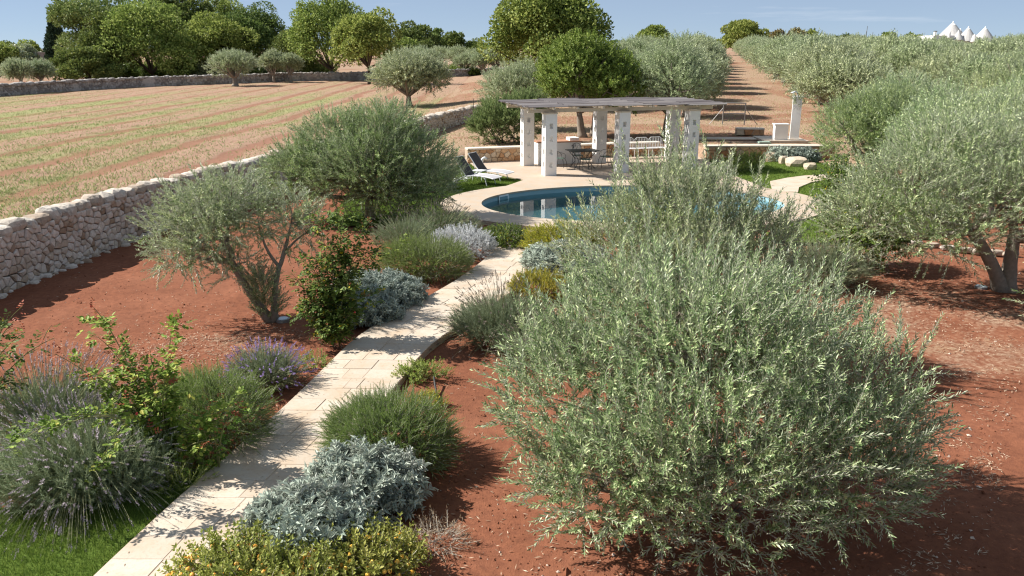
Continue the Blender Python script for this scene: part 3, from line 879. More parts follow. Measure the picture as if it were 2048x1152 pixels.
def gen_lobes(r, n, rx, ry, z0, z1, lr, flat=0.8):
    L = []
    for i in range(n):
        a = 2 * math.pi * (i * 0.618 + r.uniform(-0.08, 0.08)); q = math.sqrt((i + 0.5) / n)
        zc = z0 + (z1 - z0) * (0.25 + 0.75 * (1 - q ** 1.6)) * r.uniform(0.75, 1.05)
        s = lr * r.uniform(0.8, 1.2)
        L.append(((rx * q * math.cos(a), ry * q * math.sin(a), zc), (s, s, s * flat)))
    return L

# ------------------------------------------------------------------ the olive trees one can tell apart in the garden
# (a) the big young olive nearest the camera
A_l = [((0, 0.1, 1.75), (1.25, 1.1, 0.85)), ((-1.25, 0.0, 1.25), (0.95, 0.9, 0.72)), ((1.25, 0.1, 1.30), (1.0, 0.9, 0.72)), ((-0.1, -0.85, 1.15), (1.30, 0.75, 0.66)),
       ((-0.3, 0.9, 2.0), (1.25, 0.8, 0.72)), ((0.85, 0.8, 1.75), (0.9, 0.75, 0.68)), ((-0.95, -0.75, 0.85), (0.85, 0.65, 0.50)), ((1.05, -0.65, 0.95), (0.90, 0.65, 0.52)),
       ((-1.15, 0.75, 1.50), (0.85, 0.75, 0.68)), ((1.75, 0.0, 1.0), (0.55, 0.6, 0.45)), ((0.1, -1.0, 0.60), (0.95, 0.5, 0.34)), ((-1.3, -0.5, 0.62), (0.7, 0.6, 0.36)), ((1.35, -0.4, 0.66), (0.7, 0.6, 0.36))]
tree('olive_tree', 'wide young olive tree filling the lower right corner, nearest of all', 'olive tree', (2.12, 8.15, -0.1), A_l, 0.075, (0.02, 0, 0.62), 4000, TW_OLIVE, M_olive, (0.29, 0.46), 1, up=0.8, inner=0.45, zmin=0.22, under=0.6, sub=6, extra=upright_shoots(A_l, 85, 91, 0.3, 0.6))
# (b) the taller olive just behind it
B_l = [((-0.2, 0, 2.25), (1.1, 1.0, 0.85)), ((-1.15, 0.1, 1.75), (0.9, 0.9, 0.8)), ((0.75, 0.1, 1.75), (0.85, 0.8, 0.75)), ((-0.1, -0.9, 1.5), (1.05, 0.7, 0.8)), ((-0.85, -0.7, 1.05), (0.85, 0.7, 0.65)), ((0.7, -0.7, 1.1), (0.8, 0.7, 0.65)), ((-0.1, 0.8, 1.8), (1.05, 0.7, 0.85)), ((-0.3, 0.1, 2.65), (0.5, 0.5, 0.42)), ((1.25, 0.2, 1.95), (0.32, 0.4, 0.5))]
tree('olive_tree', 'upright olive tree between the nearest olive and the pool', 'olive tree', (2.85, 12.8, -0.1), B_l, 0.085, (0, 0, 0.8), 2300, TW_OLIVE, M_olive, (0.28, 0.50), 2, up=0.95, inner=0.45, sub=5, extra=upright_shoots(B_l, 130, 92, 0.4, 0.9))
# (c) old olive with a forked trunk at the right edge
C_l = [((-2.3, -0.2, 1.95), (1.35, 1.2, 0.95)), ((-1.2, 0.3, 2.60), (1.35, 1.2, 0.85)), ((0.2, 0.0, 2.75), (1.4, 1.3, 0.80)), ((1.5, -0.1, 2.4), (1.3, 1.2, 0.95)), ((-0.9, -1.0, 2.0), (1.2, 0.9, 0.8)), ((0.4, -1.1, 2.1), (1.3, 0.9, 0.8)), ((-3.1, 0.0, 1.45), (0.8, 0.9, 0.75)), ((2.2, -0.8, 1.8), (0.9, 0.9, 0.85)), ((-0.6, 1.3, 2.5), (1.6, 0.9, 0.85)), ((1.3, -1.0, 1.55), (0.8, 0.7, 0.6)), ((-1.8, -0.9, 1.4), (1.0, 0.7, 0.55))]
tree('olive_tree', 'old olive tree with forked trunk and broad silvery crown at right edge', 'olive tree', (10.45, 17.0, -0.1), C_l, 0.20, (0, 0, 0.5), 4000, TW_OLIVE, M_olive, (0.32, 0.52), 3, up=0.55, inner=0.5,
     trunk_bases=[((0, 0, -0.05), (-0.9, 0.0, 1.35), (0, 1, 4, 6, 8, 10), 0.15), ((0.1, 0, -0.05), (0.1, 0.05, 1.2), (2, 3, 5, 7, 9), 0.17)], under=0.5)
# (d) leaning olive in the red soil at left
D_l = [((-1.10, 0.2, 2.05), (0.75, 0.75, 0.58)), ((-1.62, 0.1, 1.62), (0.60, 0.65, 0.55)), ((-0.60, 0.3, 2.25), (0.65, 0.65, 0.50)), ((-0.75, -0.3, 1.70), (0.65, 0.55, 0.48)), ((-1.30, -0.4, 1.38), (0.55, 0.5, 0.36)), ((-0.10, 0.2, 1.95), (0.45, 0.45, 0.40)), ((0.55, 0.2, 1.95), (0.40, 0.4, 0.42)), ((0.38, 0.5, 1.55), (0.32, 0.35, 0.32)), ((-0.55, 0.0, 1.08), (0.40, 0.4, 0.25)), ((0.80, 0.5, 1.65), (0.28, 0.3, 0.3))]
rD = np.random.default_rng(77)
zz = rD.uniform(0.05, 0.85, 170); aa = rD.uniform(0, 2 * math.pi, 170)
exP = np.stack([0.10 * np.cos(aa) - 0.10 * zz, 0.10 * np.sin(aa), zz], 1); exD = np.stack([np.cos(aa) * 0.7, np.sin(aa) * 0.7, np.full(170, 0.8)], 1)
tree('olive_tree', 'leaning olive tree with forked trunk and leafy base on bare red soil', 'olive tree', (-4.62, 14.95, -0.1), D_l, 0.10, (0, 0, 0.5), 1300, TW_OLIVE, M_olive, (0.26, 0.46), 4, up=0.35, inner=0.35, rand=0.6, extra=(exP, exD),
     trunk_bases=[((0.05, 0, -0.05), (-0.62, 0.05, 1.15), (0, 1, 2, 3, 4, 8), 0.085), ((0.12, 0, -0.05), (0.26, 0.1, 1.05), (5, 6, 7, 9), 0.062)])
# (e) the dense dark olive behind it
E_l = [((0.3, 0, 2.15), (1.35, 1.2, 1.0)), ((-1.0, 0.2, 2.0), (1.1, 1.0, 0.95)), ((1.3, 0.1, 1.55), (1.15, 1.0, 1.0)), ((0.2, -0.9, 1.5), (1.3, 0.8, 1.0)), ((-1.8, 0.0, 1.5), (0.95, 0.9, 0.85)), ((1.6, -0.4, 0.95), (0.85, 0.8, 0.7)), ((0.7, -0.6, 0.95), (0.9, 0.8, 0.7)), ((-2.4, -0.1, 1.2), (0.7, 0.7, 0.6)), ((-0.9, -0.7, 1.3), (0.9, 0.7, 0.7)), ((0.4, 0.3, 2.75), (0.9, 0.8, 0.5))]
tree('olive_tree', 'dense rounded olive tree behind the leaning one, beside the loungers\' lawn', 'olive tree', (-4.2, 24.3, -0.1), E_l, 0.15, (0, 0, 0.9), 3900, TW_OLIVE, M_olive_green, (0.36, 0.58), 5, up=0.5, inner=0.5, sub=4)
# (f) branches of another olive cut by the right edge
F_l = [((-0.55, 0, 1.15), (0.55, 0.6, 0.5)), ((0.2, 0, 1.5), (0.9, 0.8, 0.7)), ((-0.35, -0.3, 0.75), (0.5, 0.5, 0.35)), ((0.5, 0.3, 1.0), (0.8, 0.7, 0.6))]
tree('olive_tree', 'small olive tree cut off by the right edge in front of forked one', 'olive tree', (9.25, 12.3, -0.1), F_l, 0.08, (0, 0, 0.55), 700, TW_OLIVE, M_olive, (0.28, 0.46), 6)

# ------------------------------------------------------------------ trees round the terrace
def gz(X, Y): return float(ground_z(np.array(X), np.array(Y)))
G_l = gen_lobes(np.random.default_rng(8), 12, 1.7, 1.6, 1.9, 4.0, 1.05, 0.85)
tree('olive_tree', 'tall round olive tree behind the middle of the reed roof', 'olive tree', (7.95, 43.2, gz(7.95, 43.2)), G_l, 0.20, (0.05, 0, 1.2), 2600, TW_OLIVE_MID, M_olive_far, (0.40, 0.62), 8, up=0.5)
K_l = gen_lobes(np.random.default_rng(9), 14, 1.9, 1.8, 1.7, 4.2, 1.05, 0.9)
tree('carob_tree', 'bright green bushy carob tree behind the pergola with double trunk', 'carob tree', (3.7, 42.8, gz(3.7, 42.8)), K_l, 0.22, (0.1, 0, 1.2), 3000, TW_CAROB, M_carob, (0.35, 0.55), 9, M_bark, up=0.7,
     trunk_bases=[((-0.1, 0, -0.1), (-0.3, 0, 1.3), (0, 2, 4, 6, 8, 10, 12), 0.20), ((0.5, 0.6, -0.1), (0.6, 0.5, 1.5), (1, 3, 5, 7, 9, 11, 13), 0.16)])
H_l = gen_lobes(np.random.default_rng(10), 9, 1.5, 1.3, 1.3, 2.9, 0.95, 0.85)
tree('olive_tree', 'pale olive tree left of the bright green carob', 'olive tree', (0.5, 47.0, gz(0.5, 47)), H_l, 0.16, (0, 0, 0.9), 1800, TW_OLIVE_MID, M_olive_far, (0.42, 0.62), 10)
r_ = np.random.default_rng(12)
def bush(name, label, cat, loc, lobes, n, tpls, mat, size, seed, up=0.5, inner=0.35, zmin=0.03, stems=7, stemmat=None, group=None, rand=0.4, sr=0.012, twigmat=None):
    r = np.random.default_rng(seed)
    t = thing(name, label, cat, loc, 0, group)
    mb = MB()
    for i in range(stems):
        l = lobes[i % len(lobes)]
        rd = np.asarray(l[1] if np.ndim(l[1]) else (l[1],) * 3, float)
        e = np.asarray(l[0]) + norm(r.normal(size=3) + (0, 0, 0.6)) * rd * 0.6
        b = np.array((l[0][0] * 0.5 + r.normal(0, 0.06), l[0][1] * 0.5 + r.normal(0, 0.06), -0.03))
        mb.tube(bez(b, (b + e) / 2 + r.normal(0, 0.08, 3), e, 5), np.linspace(sr, sr * 0.4, 5), 4)
    mb.build('stem', stemmat or M_bark, t, True)
    P, D = crown_pts(lobes, n, r, inner, up, rand, zmin, 1.0, 0.35)
    k = P[:, 2] > 0.0
    P, D = P[k], D[k]
    V, T, M = instance(tpls, P, D, r.uniform(size[0], size[1], len(P)), r)
    link('foliage', make_mesh('foliage', V, T, [mat, twigmat or M_twig], M), t)
    return t
bush('oleander_shrub', 'pale green oleander shrub standing left of the pergola columns', 'shrub', (-0.15, 40.2, gz(-0.15, 40.2)), [((-0.6, 0, 0.9), (1.0, 0.9, 0.95)), ((0.5, 0, 1.05), (1.1, 0.9, 1.05)), ((-1.1, 0.1, 0.6), (0.7, 0.7, 0.65)), ((0.9, 0.5, 1.5), (0.8, 0.8, 0.7))], 1500, TW_OLEANDER, M_oleander, (0.35, 0.55), 13, up=0.9, sr=0.03)
bush('grey_shrub', 'grey green lavender-like shrub between the round olive and the loungers', 'shrub', (-2.85, 30.0, -0.08), [((-0.5, 0, 0.45), (0.8, 0.8, 0.6)), ((0.3, 0.2, 0.5), (0.75, 0.7, 0.62)), ((0.1, -0.6, 0.35), (0.8, 0.6, 0.45))], 1300, TW_LAVLEAF, M_lavleaf, (0.22, 0.42), 14, up=0.8)
# shrub mass at the right, seen just under the near grove
S_l = gen_lobes(np.random.default_rng(15), 12, 1.55, 1.5, 0.9, 2.75, 0.98, 0.9)
tree('olive_tree', 'round olive tree right of the white shower pillar', 'olive tree', (14.1, 32.4, 0.0), S_l, 0.14, (0, 0, 0.6), 2600, TW_OLIVE_MID, M_olive_green, (0.34, 0.52), 15, up=0.6)
bush('climbing_rose', 'dark leafy rose bush under the forked olive\'s left branches', 'rose bush', (8.0, 18.9, -0.1), [((0, 0, 0.85), (0.75, 0.7, 0.85)), ((-0.2, 0.1, 1.5), (0.55, 0.55, 0.5)), ((0.45, -0.2, 0.5), (0.6, 0.5, 0.5)), ((-0.35, 0.4, 1.9), (0.4, 0.4, 0.45))], 900, [twig_tpl(300 + i, 5, 3, 0.26, 0.15, 1.1, 0.15, 0.15, stem=0.012, jit=0.5) for i in range(3)], M_rosedark, (0.22, 0.36), 16, up=0.3, inner=0.5, sr=0.02)

# ------------------------------------------------------------------ the grove
grove_rng = np.random.default_rng(20)
protos = []
for i in range(4):
    lob = gen_lobes(np.random.default_rng(30 + i), 11 + i, 2.0, 1.9, 1.7, 3.3, 1.12, 0.85)
    protos.append((lob, i))
GROUP = 'olive trees of the grove behind the garden'
gc = np.array((math.sin(R(13)), math.cos(R(13)))); gn = np.array((gc[1], -gc[0]))
o0 = np.array((13.1, 42.5))
spots = []; rows_ = []
for row in range(-2, 22):
    off = (-4.7 if row < 0 else 4.7) + (row + 1 if row < 0 else row) * 7.2
    for j in range(-3, 28):
        s = j * 7.4 + (3.1 if row % 2 else 0)
        q = o0 + gc * (s + grove_rng.normal(0, 0.5)) + gn * (off + grove_rng.normal(0, 0.45))
        if row == -1 and q[1] < 48: continue
        if row < 0 and (q[1] < 52 or q[1] > 170): continue
        if row < -1 and q[1] > 140: continue
        if q[1] < 24.5 or q[1] > 200 or abs(q[0]) > q[1] * 0.66 + 2.5: continue
        if q[1] < 46 and q[0] < 17.2: continue
        if abs(q[0] - 62) < 8 and q[1] > 112 and q[1] < 128: continue
        spots.append(q); rows_.append((row, j))
for q_ in ((14.3, 24.6), (18.0, 29.3), (21.6, 34.0), (17.0, 36.8), (15.4, 28.6)):
    spots.append(np.array(q_)); rows_.append((90, q_[1]))
print('grove', len(spots))
made = {}
for i, q in enumerate(spots):
    k = int(grove_rng.integers(0, 4))
    sc = grove_rng.uniform(0.86, 1.08)
    z = gz(q[0], q[1])
    if q[1] < 40: sc *= 0.98
    near = q[1] < 44
    key = (k, near)
    if key not in made:
        lob, sd = protos[k]
        if near:
            t = tree('grove_olive_tree', 'x', 'olive tree', (q[0], q[1], z), lob, 0.19, (0, 0, 0.95), 3000, TW_OLIVE_MID, M_olive, (0.36, 0.60), 40 + k, up=0.7, group=GROUP)
        else:
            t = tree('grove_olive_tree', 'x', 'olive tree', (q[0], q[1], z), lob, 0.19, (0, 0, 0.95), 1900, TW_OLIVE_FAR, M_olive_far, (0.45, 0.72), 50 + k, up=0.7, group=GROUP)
        made[key] = t
    else:
        t = dup(made[key], (q[0], q[1], z))
    t.rotation_euler = (0, 0, grove_rng.uniform(0, 6.28))
    t.scale = (sc, sc, sc * grove_rng.uniform(0.95, 1.05))
    ordn = ['first', 'second', 'third', 'fourth', 'fifth', 'sixth', 'seventh', 'eighth']
    rw_, jj = rows_[i]
    rank = sorted(j2 for (r2, j2) in rows_ if r2 == rw_).index(jj)
    if rw_ == 90:
        t['label'] = ordn[rank] + ' grove olive behind the forked olive, counting back from the lawn'
    elif rw_ == -1 and rank < 8:
        t['label'] = ordn[rank] + ' olive back in the grove row along the corridor\'s left side'
    elif 0 <= rw_ < 8 and rank < 8:
        t['label'] = (ordn[rank] + ' olive back in the ' + (ordn[rw_] + ' ' if rw_ else '') + 'grove row ' + ('along the corridor\'s right side' if rw_ == 0 else 'right of the corridor'))
    else:
        t['label'] = 'silvery green olive tree far back in the dense grove behind the garden'
    t['group'] = GROUP

# ------------------------------------------------------------------ big trees beyond the field and on the skyline
def cards(P, D, r, L, W):
    S = r.normal(size=P.shape)
    return leaves(P, norm(D + r.normal(0, 0.7, P.shape)), S, r.uniform(L * 0.6, L * 1.25, len(P)), W, 0.25, 0.1)
def big_tree(name, label, cat, u, vtop, vbase, width, mat, seed, Y=None, zb=None, n=9000, leaf=0.36, bark=None, lobes=None, shape='oak', trunk_f=0.12, group=None, nl=46):
    r = np.random.default_rng(seed)
    if Y is None:
        Y = gpt(u, vbase, 0.0)[1]
    b = at(u, vbase, Y); top = at(u, vtop, Y)
    X = b[0]; z0 = gz(X, Y) if zb is None else zb
    Hh = top[2] - z0
    Rr = width / 2 / 1660 * Y * 1.22; n = int(n * 1.7)
    t = thing(name, label, cat, (X, Y, z0), 0, group)
    if shape == 'cypress':
        lobes = [((0, 0, Hh * f), (Rr * w, Rr * w, Hh * 0.13)) for f, w in ((0.12, 0.8), (0.25, 1.0), (0.38, 1.0), (0.5, 0.9), (0.62, 0.75), (0.74, 0.58), (0.85, 0.4), (0.94, 0.25))]
    elif shape == 'pine':
        lobes = []
        for i in range(nl):
            a = r.uniform(0, 6.28); q = math.sqrt(r.uniform(0, 1)) * 0.85; zz = r.uniform(0.38, 0.95)
            w = 0.38 * r.uniform(0.7, 1.2)
            lobes.append(((Rr * q * math.cos(a), Rr * q * math.sin(a), Hh * zz * (1 - 0.25 * q)), (Rr * w, Rr * w, Rr * w * 0.55)))
    else:
        lobes = []
        for i in range(nl):
            d = norm(r.normal(size=3)); d[2] = abs(d[2]) * 1.6 - 0.80
            f = r.uniform(0.40, 0.80)
            w = r.uniform(0.17, 0.36)
            zc = Hh * (trunk_f + 0.06) + (Hh * (1 - trunk_f)) * 0.48
            lobes.append(((d[0] * Rr * f, d[1] * Rr * f, zc + d[2] * Hh * 0.52 * f * (1 - trunk_f) * 1.25), (Rr * w, Rr * w, min(Rr, Hh * 0.5) * w * 0.95)))
        zc = Hh * (trunk_f + 0.06) + (Hh * (1 - trunk_f)) * 0.48
        lobes.append(((0, 0, zc), (Rr * 0.55, Rr * 0.55, Hh * 0.26)))
    mb = MB()
    limbs(mb, (0, 0, -0.1), (r.normal(0, 0.15), 0, Hh * trunk_f), lobes[:12] if shape != 'cypress' else lobes[:2], max(0.1, Hh * 0.022), r, twist=0.3, k=5, sub=1)
    mb.build('trunk', bark or M_bark_dark, t, True)
    P, D = crown_pts(lobes, n, r, 0.72, 0.35, 0.5, 0.1, 1.0, 0.7)
    V, T = cards(P, D, r, leaf, leaf * 0.62)
    link('crown', make_mesh('crown', V, T, mat), t)
    return t

TREES = [
 # name, label, cat, u, vtop, vbase, width, mat, extra
 ('oak_tree', 'dark green oak tree cut off by the left edge of the photo', 'oak tree', -8, 82, 168, 100, M_oak, dict(n=7000)),
 ('cypress_tree', 'slim dark cypress beside the small pink house', 'cypress tree', 116, 34, 108, 38, M_cypress, dict(shape='cypress', Y=170, zb=0.3, n=7000, leaf=0.4)),
 ('holm_oak_tree', 'low dark holm oak behind the field wall, left of big oaks', 'oak tree', 178, 92, 166, 118, M_oak_dark, dict(n=9000, trunk_f=0.12)),
 ('pine_tree', 'tall pine with light green crown rising behind the oaks at left', 'pine tree', 205, -22, 130, 130, M_pine, dict(shape='pine', Y=150, zb=0.2, n=9000, leaf=0.5)),
 ('oak_tree', 'dark oak tree below the tall pine, right of the holm oak', 'oak tree', 222, 28, 163, 110, M_oak_dark, dict(n=10000)),
 ('oak_tree', 'largest light green oak in the clump beyond the field', 'oak tree', 305, -2, 162, 175, M_oak, dict(n=15000, trunk_f=0.10, nl=60)),
 ('pine_tree', 'dark pine top showing behind the largest oak', 'pine tree', 362, -40, 140, 120, M_oak_dark, dict(shape='pine', Y=140, zb=0.2, n=7000, leaf=0.5)),
 ('oak_tree', 'round crowned oak standing behind the lone white-trunked olive', 'oak tree', 440, 34, 158, 150, M_oak, dict(n=12000, trunk_f=0.14)),
 ('holm_oak_tree', 'dark tall oak at the right end of the oak clump', 'oak tree', 505, 5, 155, 125, M_oak_dark, dict(n=10000)),
 ('oak_tree', 'yellowish oak top rising behind the middle of the clump', 'oak tree', 455, -12, 140, 120, M_oak, dict(Y=150, zb=0.2, n=8000)),
 ('holm_oak_tree', 'shaded holm oak in the gap between the two oak clumps', 'oak tree', 588, 62, 157, 95, M_oak_dark, dict(n=7000)),
 ('oak_tree', 'tall yellow green oak with open crown mid-left of the skyline', 'oak tree', 662, -12, 160, 150, M_oak, dict(n=11000, trunk_f=0.14)),
 ('oak_tree', 'oak with visible dark trunks beside the tall yellow green one', 'oak tree', 738, 18, 168, 130, M_oak, dict(n=10000, trunk_f=0.24)),
 ('pine_tree', 'distant dark pine beyond the rows of small olives', 'pine tree', 828, 40, 118, 60, M_oak_dark, dict(shape='pine', Y=190, zb=0.6, n=4000, leaf=0.6)),
 ('pine_tree', 'small umbrella pine on the skyline left of the great oak', 'pine tree', 876, 54, 110, 34, M_pine, dict(shape='pine', Y=200, zb=0.6, n=2500, leaf=0.6)),
 ('oak_tree', 'dark bushy tree on the skyline beside the umbrella pine', 'oak tree', 906, 60, 112, 46, M_oak_dark, dict(Y=190, zb=0.6, n=3500, leaf=0.5)),
 ('oak_tree', 'great yellow green oak towering behind the carob tree', 'oak tree', 1094, -34, 150, 215, M_oak, dict(Y=84, zb=0.5, n=16000, nl=64, trunk_f=0.2)),
 ('oak_tree', 'round green tree on the skyline left of the grove corridor', 'oak tree', 1310, 54, 96, 84, M_oak, dict(Y=200, zb=2.0, n=6000, leaf=0.55)),
 ('oak_tree', 'dark green tree on the skyline above the grove corridor', 'oak tree', 1483, 42, 96, 92, M_oak, dict(Y=230, zb=2.6, n=7500, leaf=0.6)),
 ('oak_tree', 'tan leaved small tree on the skyline, left of a pair', 'oak tree', 1552, 60, 100, 36, M_tan, dict(Y=175, zb=2.0, n=2500, leaf=0.5)),
 ('oak_tree', 'taller thin grey green tree on skyline right of the tan one', 'oak tree', 1588, 54, 100, 44, M_tan, dict(Y=178, zb=2.0, n=2600, leaf=0.5)),
 ('oak_tree', 'small round tree on the skyline left of the bare mast', 'oak tree', 1622, 62, 100, 34, M_oak, dict(Y=178, zb=2.0, n=2200, leaf=0.5)),
 ('oak_tree', 'small bright green tree on skyline right of the bare mast', 'oak tree', 1772, 66, 100, 40, M_oak, dict(Y=170, zb=2.2, n=2400, leaf=0.5)),
 ('oak_tree', 'low dark bush on the skyline left of the bare mast', 'shrub', 1688, 68, 95, 56, M_oak_dark, dict(Y=180, zb=2.2, n=2000, leaf=0.5)),
 ('oak_tree', 'low round tree on the skyline beside the cone-roofed house', 'oak tree', 1828, 70, 95, 46, M_carob, dict(Y=170, zb=2.2, n=2000, leaf=0.5)),
]
for i, (nm, lb, ct, u, vt, vb, wd, mt, ex) in enumerate(TREES):
    big_tree(nm, lb, ct, u, vt, vb, wd, mt, 400 + i, **ex)
# mixed background trees far left and centre (each its own tree)
for i, (u, vt, Y, wd, mt) in enumerate([(30, 84, 190, 60, M_oak_dark), (62, 80, 210, 50, M_oak), (20, 92, 170, 60, M_olive_far), (58, 92, 175, 46, M_olive_far), (812, 78, 175, 60, M_oak), (845, 84, 180, 60, M_oak_dark), (950, 82, 190, 70, M_oak_dark), (985, 86, 180, 60, M_carob), (1240, 84, 190, 80, M_oak_dark), (1395, 80, 230, 70, M_oak_dark)]):
    big_tree('background_tree', ['dark tree on the horizon left of the pink house, second from the edge', 'green tree on the horizon nearest the pink house on its left', 'grey green tree on the horizon at the very left edge', 'grey green tree just before the small pink house', 'green tree right of the oak with dark trunks on the horizon', 'dark tree under the distant dark pine on the horizon', 'dark low tree on the horizon left of the great oak', 'bright low tree touching the great oak on its left', 'dark tree on the horizon right of the carob top', 'dark trees patch on the horizon before the tiny white houses'][i], 'tree', u, vt, 118, wd, mt, 500 + i, Y=Y, zb=0.5, n=3000, leaf=0.5, group='far trees at the horizon')
UG = 'undergrowth shrubs between the oak trunks'
ur = np.random.default_rng(560); ug = []
for i in range(34):
    u = 110 + i * 15.5 + ur.normal(0, 6) if i < 34 else 0
    X, Y = gpt(u, 161 - 0.008 * abs(u - 300), 0.0); Y += ur.uniform(2, 9); h_ = ur.uniform(1.3, 2.8); w_ = ur.uniform(1.6, 2.6)
    if i < 4:
        o_ = bush('undergrowth_shrub', 'dark shrub in the undergrowth between the oak trunks beyond the field wall', 'shrub', (X, Y, 0), [((0, 0, h_ * 0.45), (w_, w_ * 0.8, h_ * 0.55)), ((w_ * 0.7, 0, h_ * 0.35), (w_ * 0.7, w_ * 0.6, h_ * 0.4)), ((-w_ * 0.7, 0, h_ * 0.3), (w_ * 0.7, w_ * 0.6, h_ * 0.4))], 420, TW_CAROB, (M_oak_dark, M_oak, M_olive_far, M_oak_dark)[i], (0.5, 1.0), 560 + i, sr=0.04, group=UG)
        ug.append(o_)
    else:
        o_ = dup(ug[i % 4], (X, Y, 0), ur.uniform(0, 6.28)); q_ = ur.uniform(0.8, 1.35); o_.scale = (q_ * 1.1, q_, q_)
# olives in and beyond the field
def field_olive(label, u, vt, vb, wd, seed, group=None, n=1500, fork=1.1, tr=0.22):
    X, Y = gpt(u, vb, 0.0)
    Rr = wd / 2 / 1660 * Y; Hh = at(u, vt, Y)[2] + 0.0
    lob = gen_lobes(np.random.default_rng(seed), 10, Rr * 0.68, Rr * 0.62, Hh * 0.48, Hh * 0.80, Rr * 0.40, 0.75)
    return tree('olive_tree', label, 'olive tree', (X, Y, 0.0), lob, tr, (0, 0, fork), n, TW_OLIVE_FAR, M_olive_far, (0.4, 0.75), seed, up=0.6, group=group)
field_olive('lone olive tree with twin trunk standing in the ploughed field', 818, 108, 212, 150, 600, n=2600, fork=1.0, tr=0.26)
field_olive('pale olive with thick white trunk at the field wall, before the oaks', 471, 102, 172, 92, 601, n=1600, fork=1.2, tr=0.35)
field_olive('grey olive leaning over the field wall right of the white-trunked one', 548, 100, 165, 50, 602)
field_olive('right twin of the grey olives beside the shaded holm oak', 582, 102, 165, 42, 603)
field_olive('soft grey olive behind the wall at far left', 45, 118, 178, 52, 604)
field_olive('soft grey olive behind the wall next to the low holm oak', 84, 122, 176, 46, 605)
field_olive('olive with pale crooked trunk by the ruined stone wall', 992, 92, 152, 62, 606, fork=1.4, tr=0.3)
for i, (u, vt, vb, wd) in enumerate([(800, 92, 148, 60), (842, 90, 145, 56), (880, 88, 142, 52), (915, 92, 143, 56), (950, 96, 146, 50), (860, 96, 153, 50), (930, 106, 152, 44), (1012, 96, 148, 50), (1035, 105, 158, 60), (965, 102, 153, 44)]):
    field_olive(['first', 'second', 'fifth', 'sixth', 'eighth', 'third', 'seventh', 'ninth', 'tenth', 'fourth'][i] + ' small olive in the rows beyond the field, counting from the left' if i < 0 else 'small olive tree in the rows beyond the ploughed field', u, vt, vb, wd, 620 + i, 'small olives in rows beyond the field', n=900)
for i, (u, v, w_, h_) in enumerate([(870, 152, 1.6, 1.1), (905, 150, 1.4, 1.0), (940, 152, 1.2, 0.8), (1050, 150, 1.8, 1.6)]):
    X, Y = gpt(u, v, 0.0)
    bush('wild_shrub', ['green shrub growing at the ruined wall, left of three', 'middle green shrub growing at the ruined wall', 'low green shrub nearest the pale crooked olive trunk', 'yellow green shrub right of the pale crooked olive trunk'][i], 'shrub', (X, Y, 0), [((0, 0, h_ * 0.5), (w_, w_, h_ * 0.6)), ((w_ * 0.7, 0, h_ * 0.35), (w_ * 0.6, w_ * 0.6, h_ * 0.4))], 500, TW_CAROB, M_carob, (0.5, 0.9), 640 + i, sr=0.04)

# ------------------------------------------------------------------ dry stone walls: one piece per stone
def clip_half(poly, a, b, c):
    """keep a*x+b*y<=c"""
    out = []
    n = len(poly)
    for i in range(n):
        p, q = poly[i], poly[(i + 1) % n]
        dp, dq = a * p[0] + b * p[1] - c, a * q[0] + b * q[1] - c
        if dp <= 0: out.append(p)
        if (dp < 0 < dq) or (dq < 0 < dp):
            t = dp / (dp - dq)
            out.append((p[0] + (q[0] - p[0]) * t, p[1] + (q[1] - p[1]) * t))
    return out
def rubble_cells(length, height, sw, sh, r, jx=0.5, jy=0.42):
    """stones of a roughly coursed wall face as polygons in (s, height)"""
    sites = []
    rows = max(1, int(round(height / sh)))
    for j in range(rows):
        x = -sw * r.uniform(0, 1)
        while x < length + sw:
            x += sw * r.uniform(0.6, 1.5)
            sites.append((x + r.normal(0, sw * jx * 0.3), (j + 0.5 + r.uniform(-jy, jy)) * height / rows))
    S = np.array(sites); cells = []
    asp = sw / sh * 0.8
    S2 = S / (asp, 1.0)
    for i, (x, y) in enumerate(S):
        if not (0 <= x <= length): continue
        w = sw * 1.6
        poly = [(max(0, x - w) / asp, 0), (min(length, x + w) / asp, 0), (min(length, x + w) / asp, height), (max(0, x - w) / asp, height)]
        d = S2 - S2[i]; dd = (d ** 2).sum(1)
        for k in np.argsort(dd)[1:15]:
            mx, my = (S2[i] + S2[k]) / 2
            a, b = d[k]
            poly = clip_half(poly, a, b, a * mx + b * my)
            if len(poly) < 3: break
        if len(poly) >= 3:
            poly = [(px_ * asp, py_) for px_, py_ in poly]
            # drop tiny edges
            q = [poly[0]]
            for p in poly[1:]:
                if math.hypot(p[0] - q[-1][0], p[1] - q[-1][1]) > 0.02: q.append(p)
            if len(q) >= 3: cells.append(q)
    return cells
def stone_geo(poly, r, gap, proud):
    P = np.array(poly); c = P.mean(0); n = len(P)
    # clean order: make counter clockwise
    ar = np.sum(P[:, 0] * np.roll(P[:, 1], -1) - np.roll(P[:, 0], -1) * P[:, 1])
    if ar < 0: P = P[::-1]
    sz = np.sqrt(abs(ar) / 2)
    f1 = 1 - gap / max(sz, 0.03); f2 = f1 - min(0.22, 0.030 / max(sz, 0.05) + 0.05)
    A = c + (P - c) * f1
    B = c + (P - c) * f2 + r.normal(0, sz * 0.025, P.shape)
    d = proud * r.uniform(0.55, 1.2); tilt = r.normal(0, 0.10, 2)
    zB = d + (B - c) @ tilt + r.normal(0, 0.004, n)
    V = np.concatenate([np.c_[A, np.full(n, -0.05)], np.c_[A, zB - 0.022 - 0.1 * proud], np.c_[B, zB], [[c[0], c[1], d + 0.010]]])
    T = []
    for i in range(n):
        j = (i + 1) % n
        T += [(i, j, n + j), (i, n + j, n + i), (n + i, n + j, 2 * n + j), (n + i, 2 * n + j, 2 * n + i), (2 * n + i, 2 * n + j, 3 * n)]
    return V, np.array(T), c
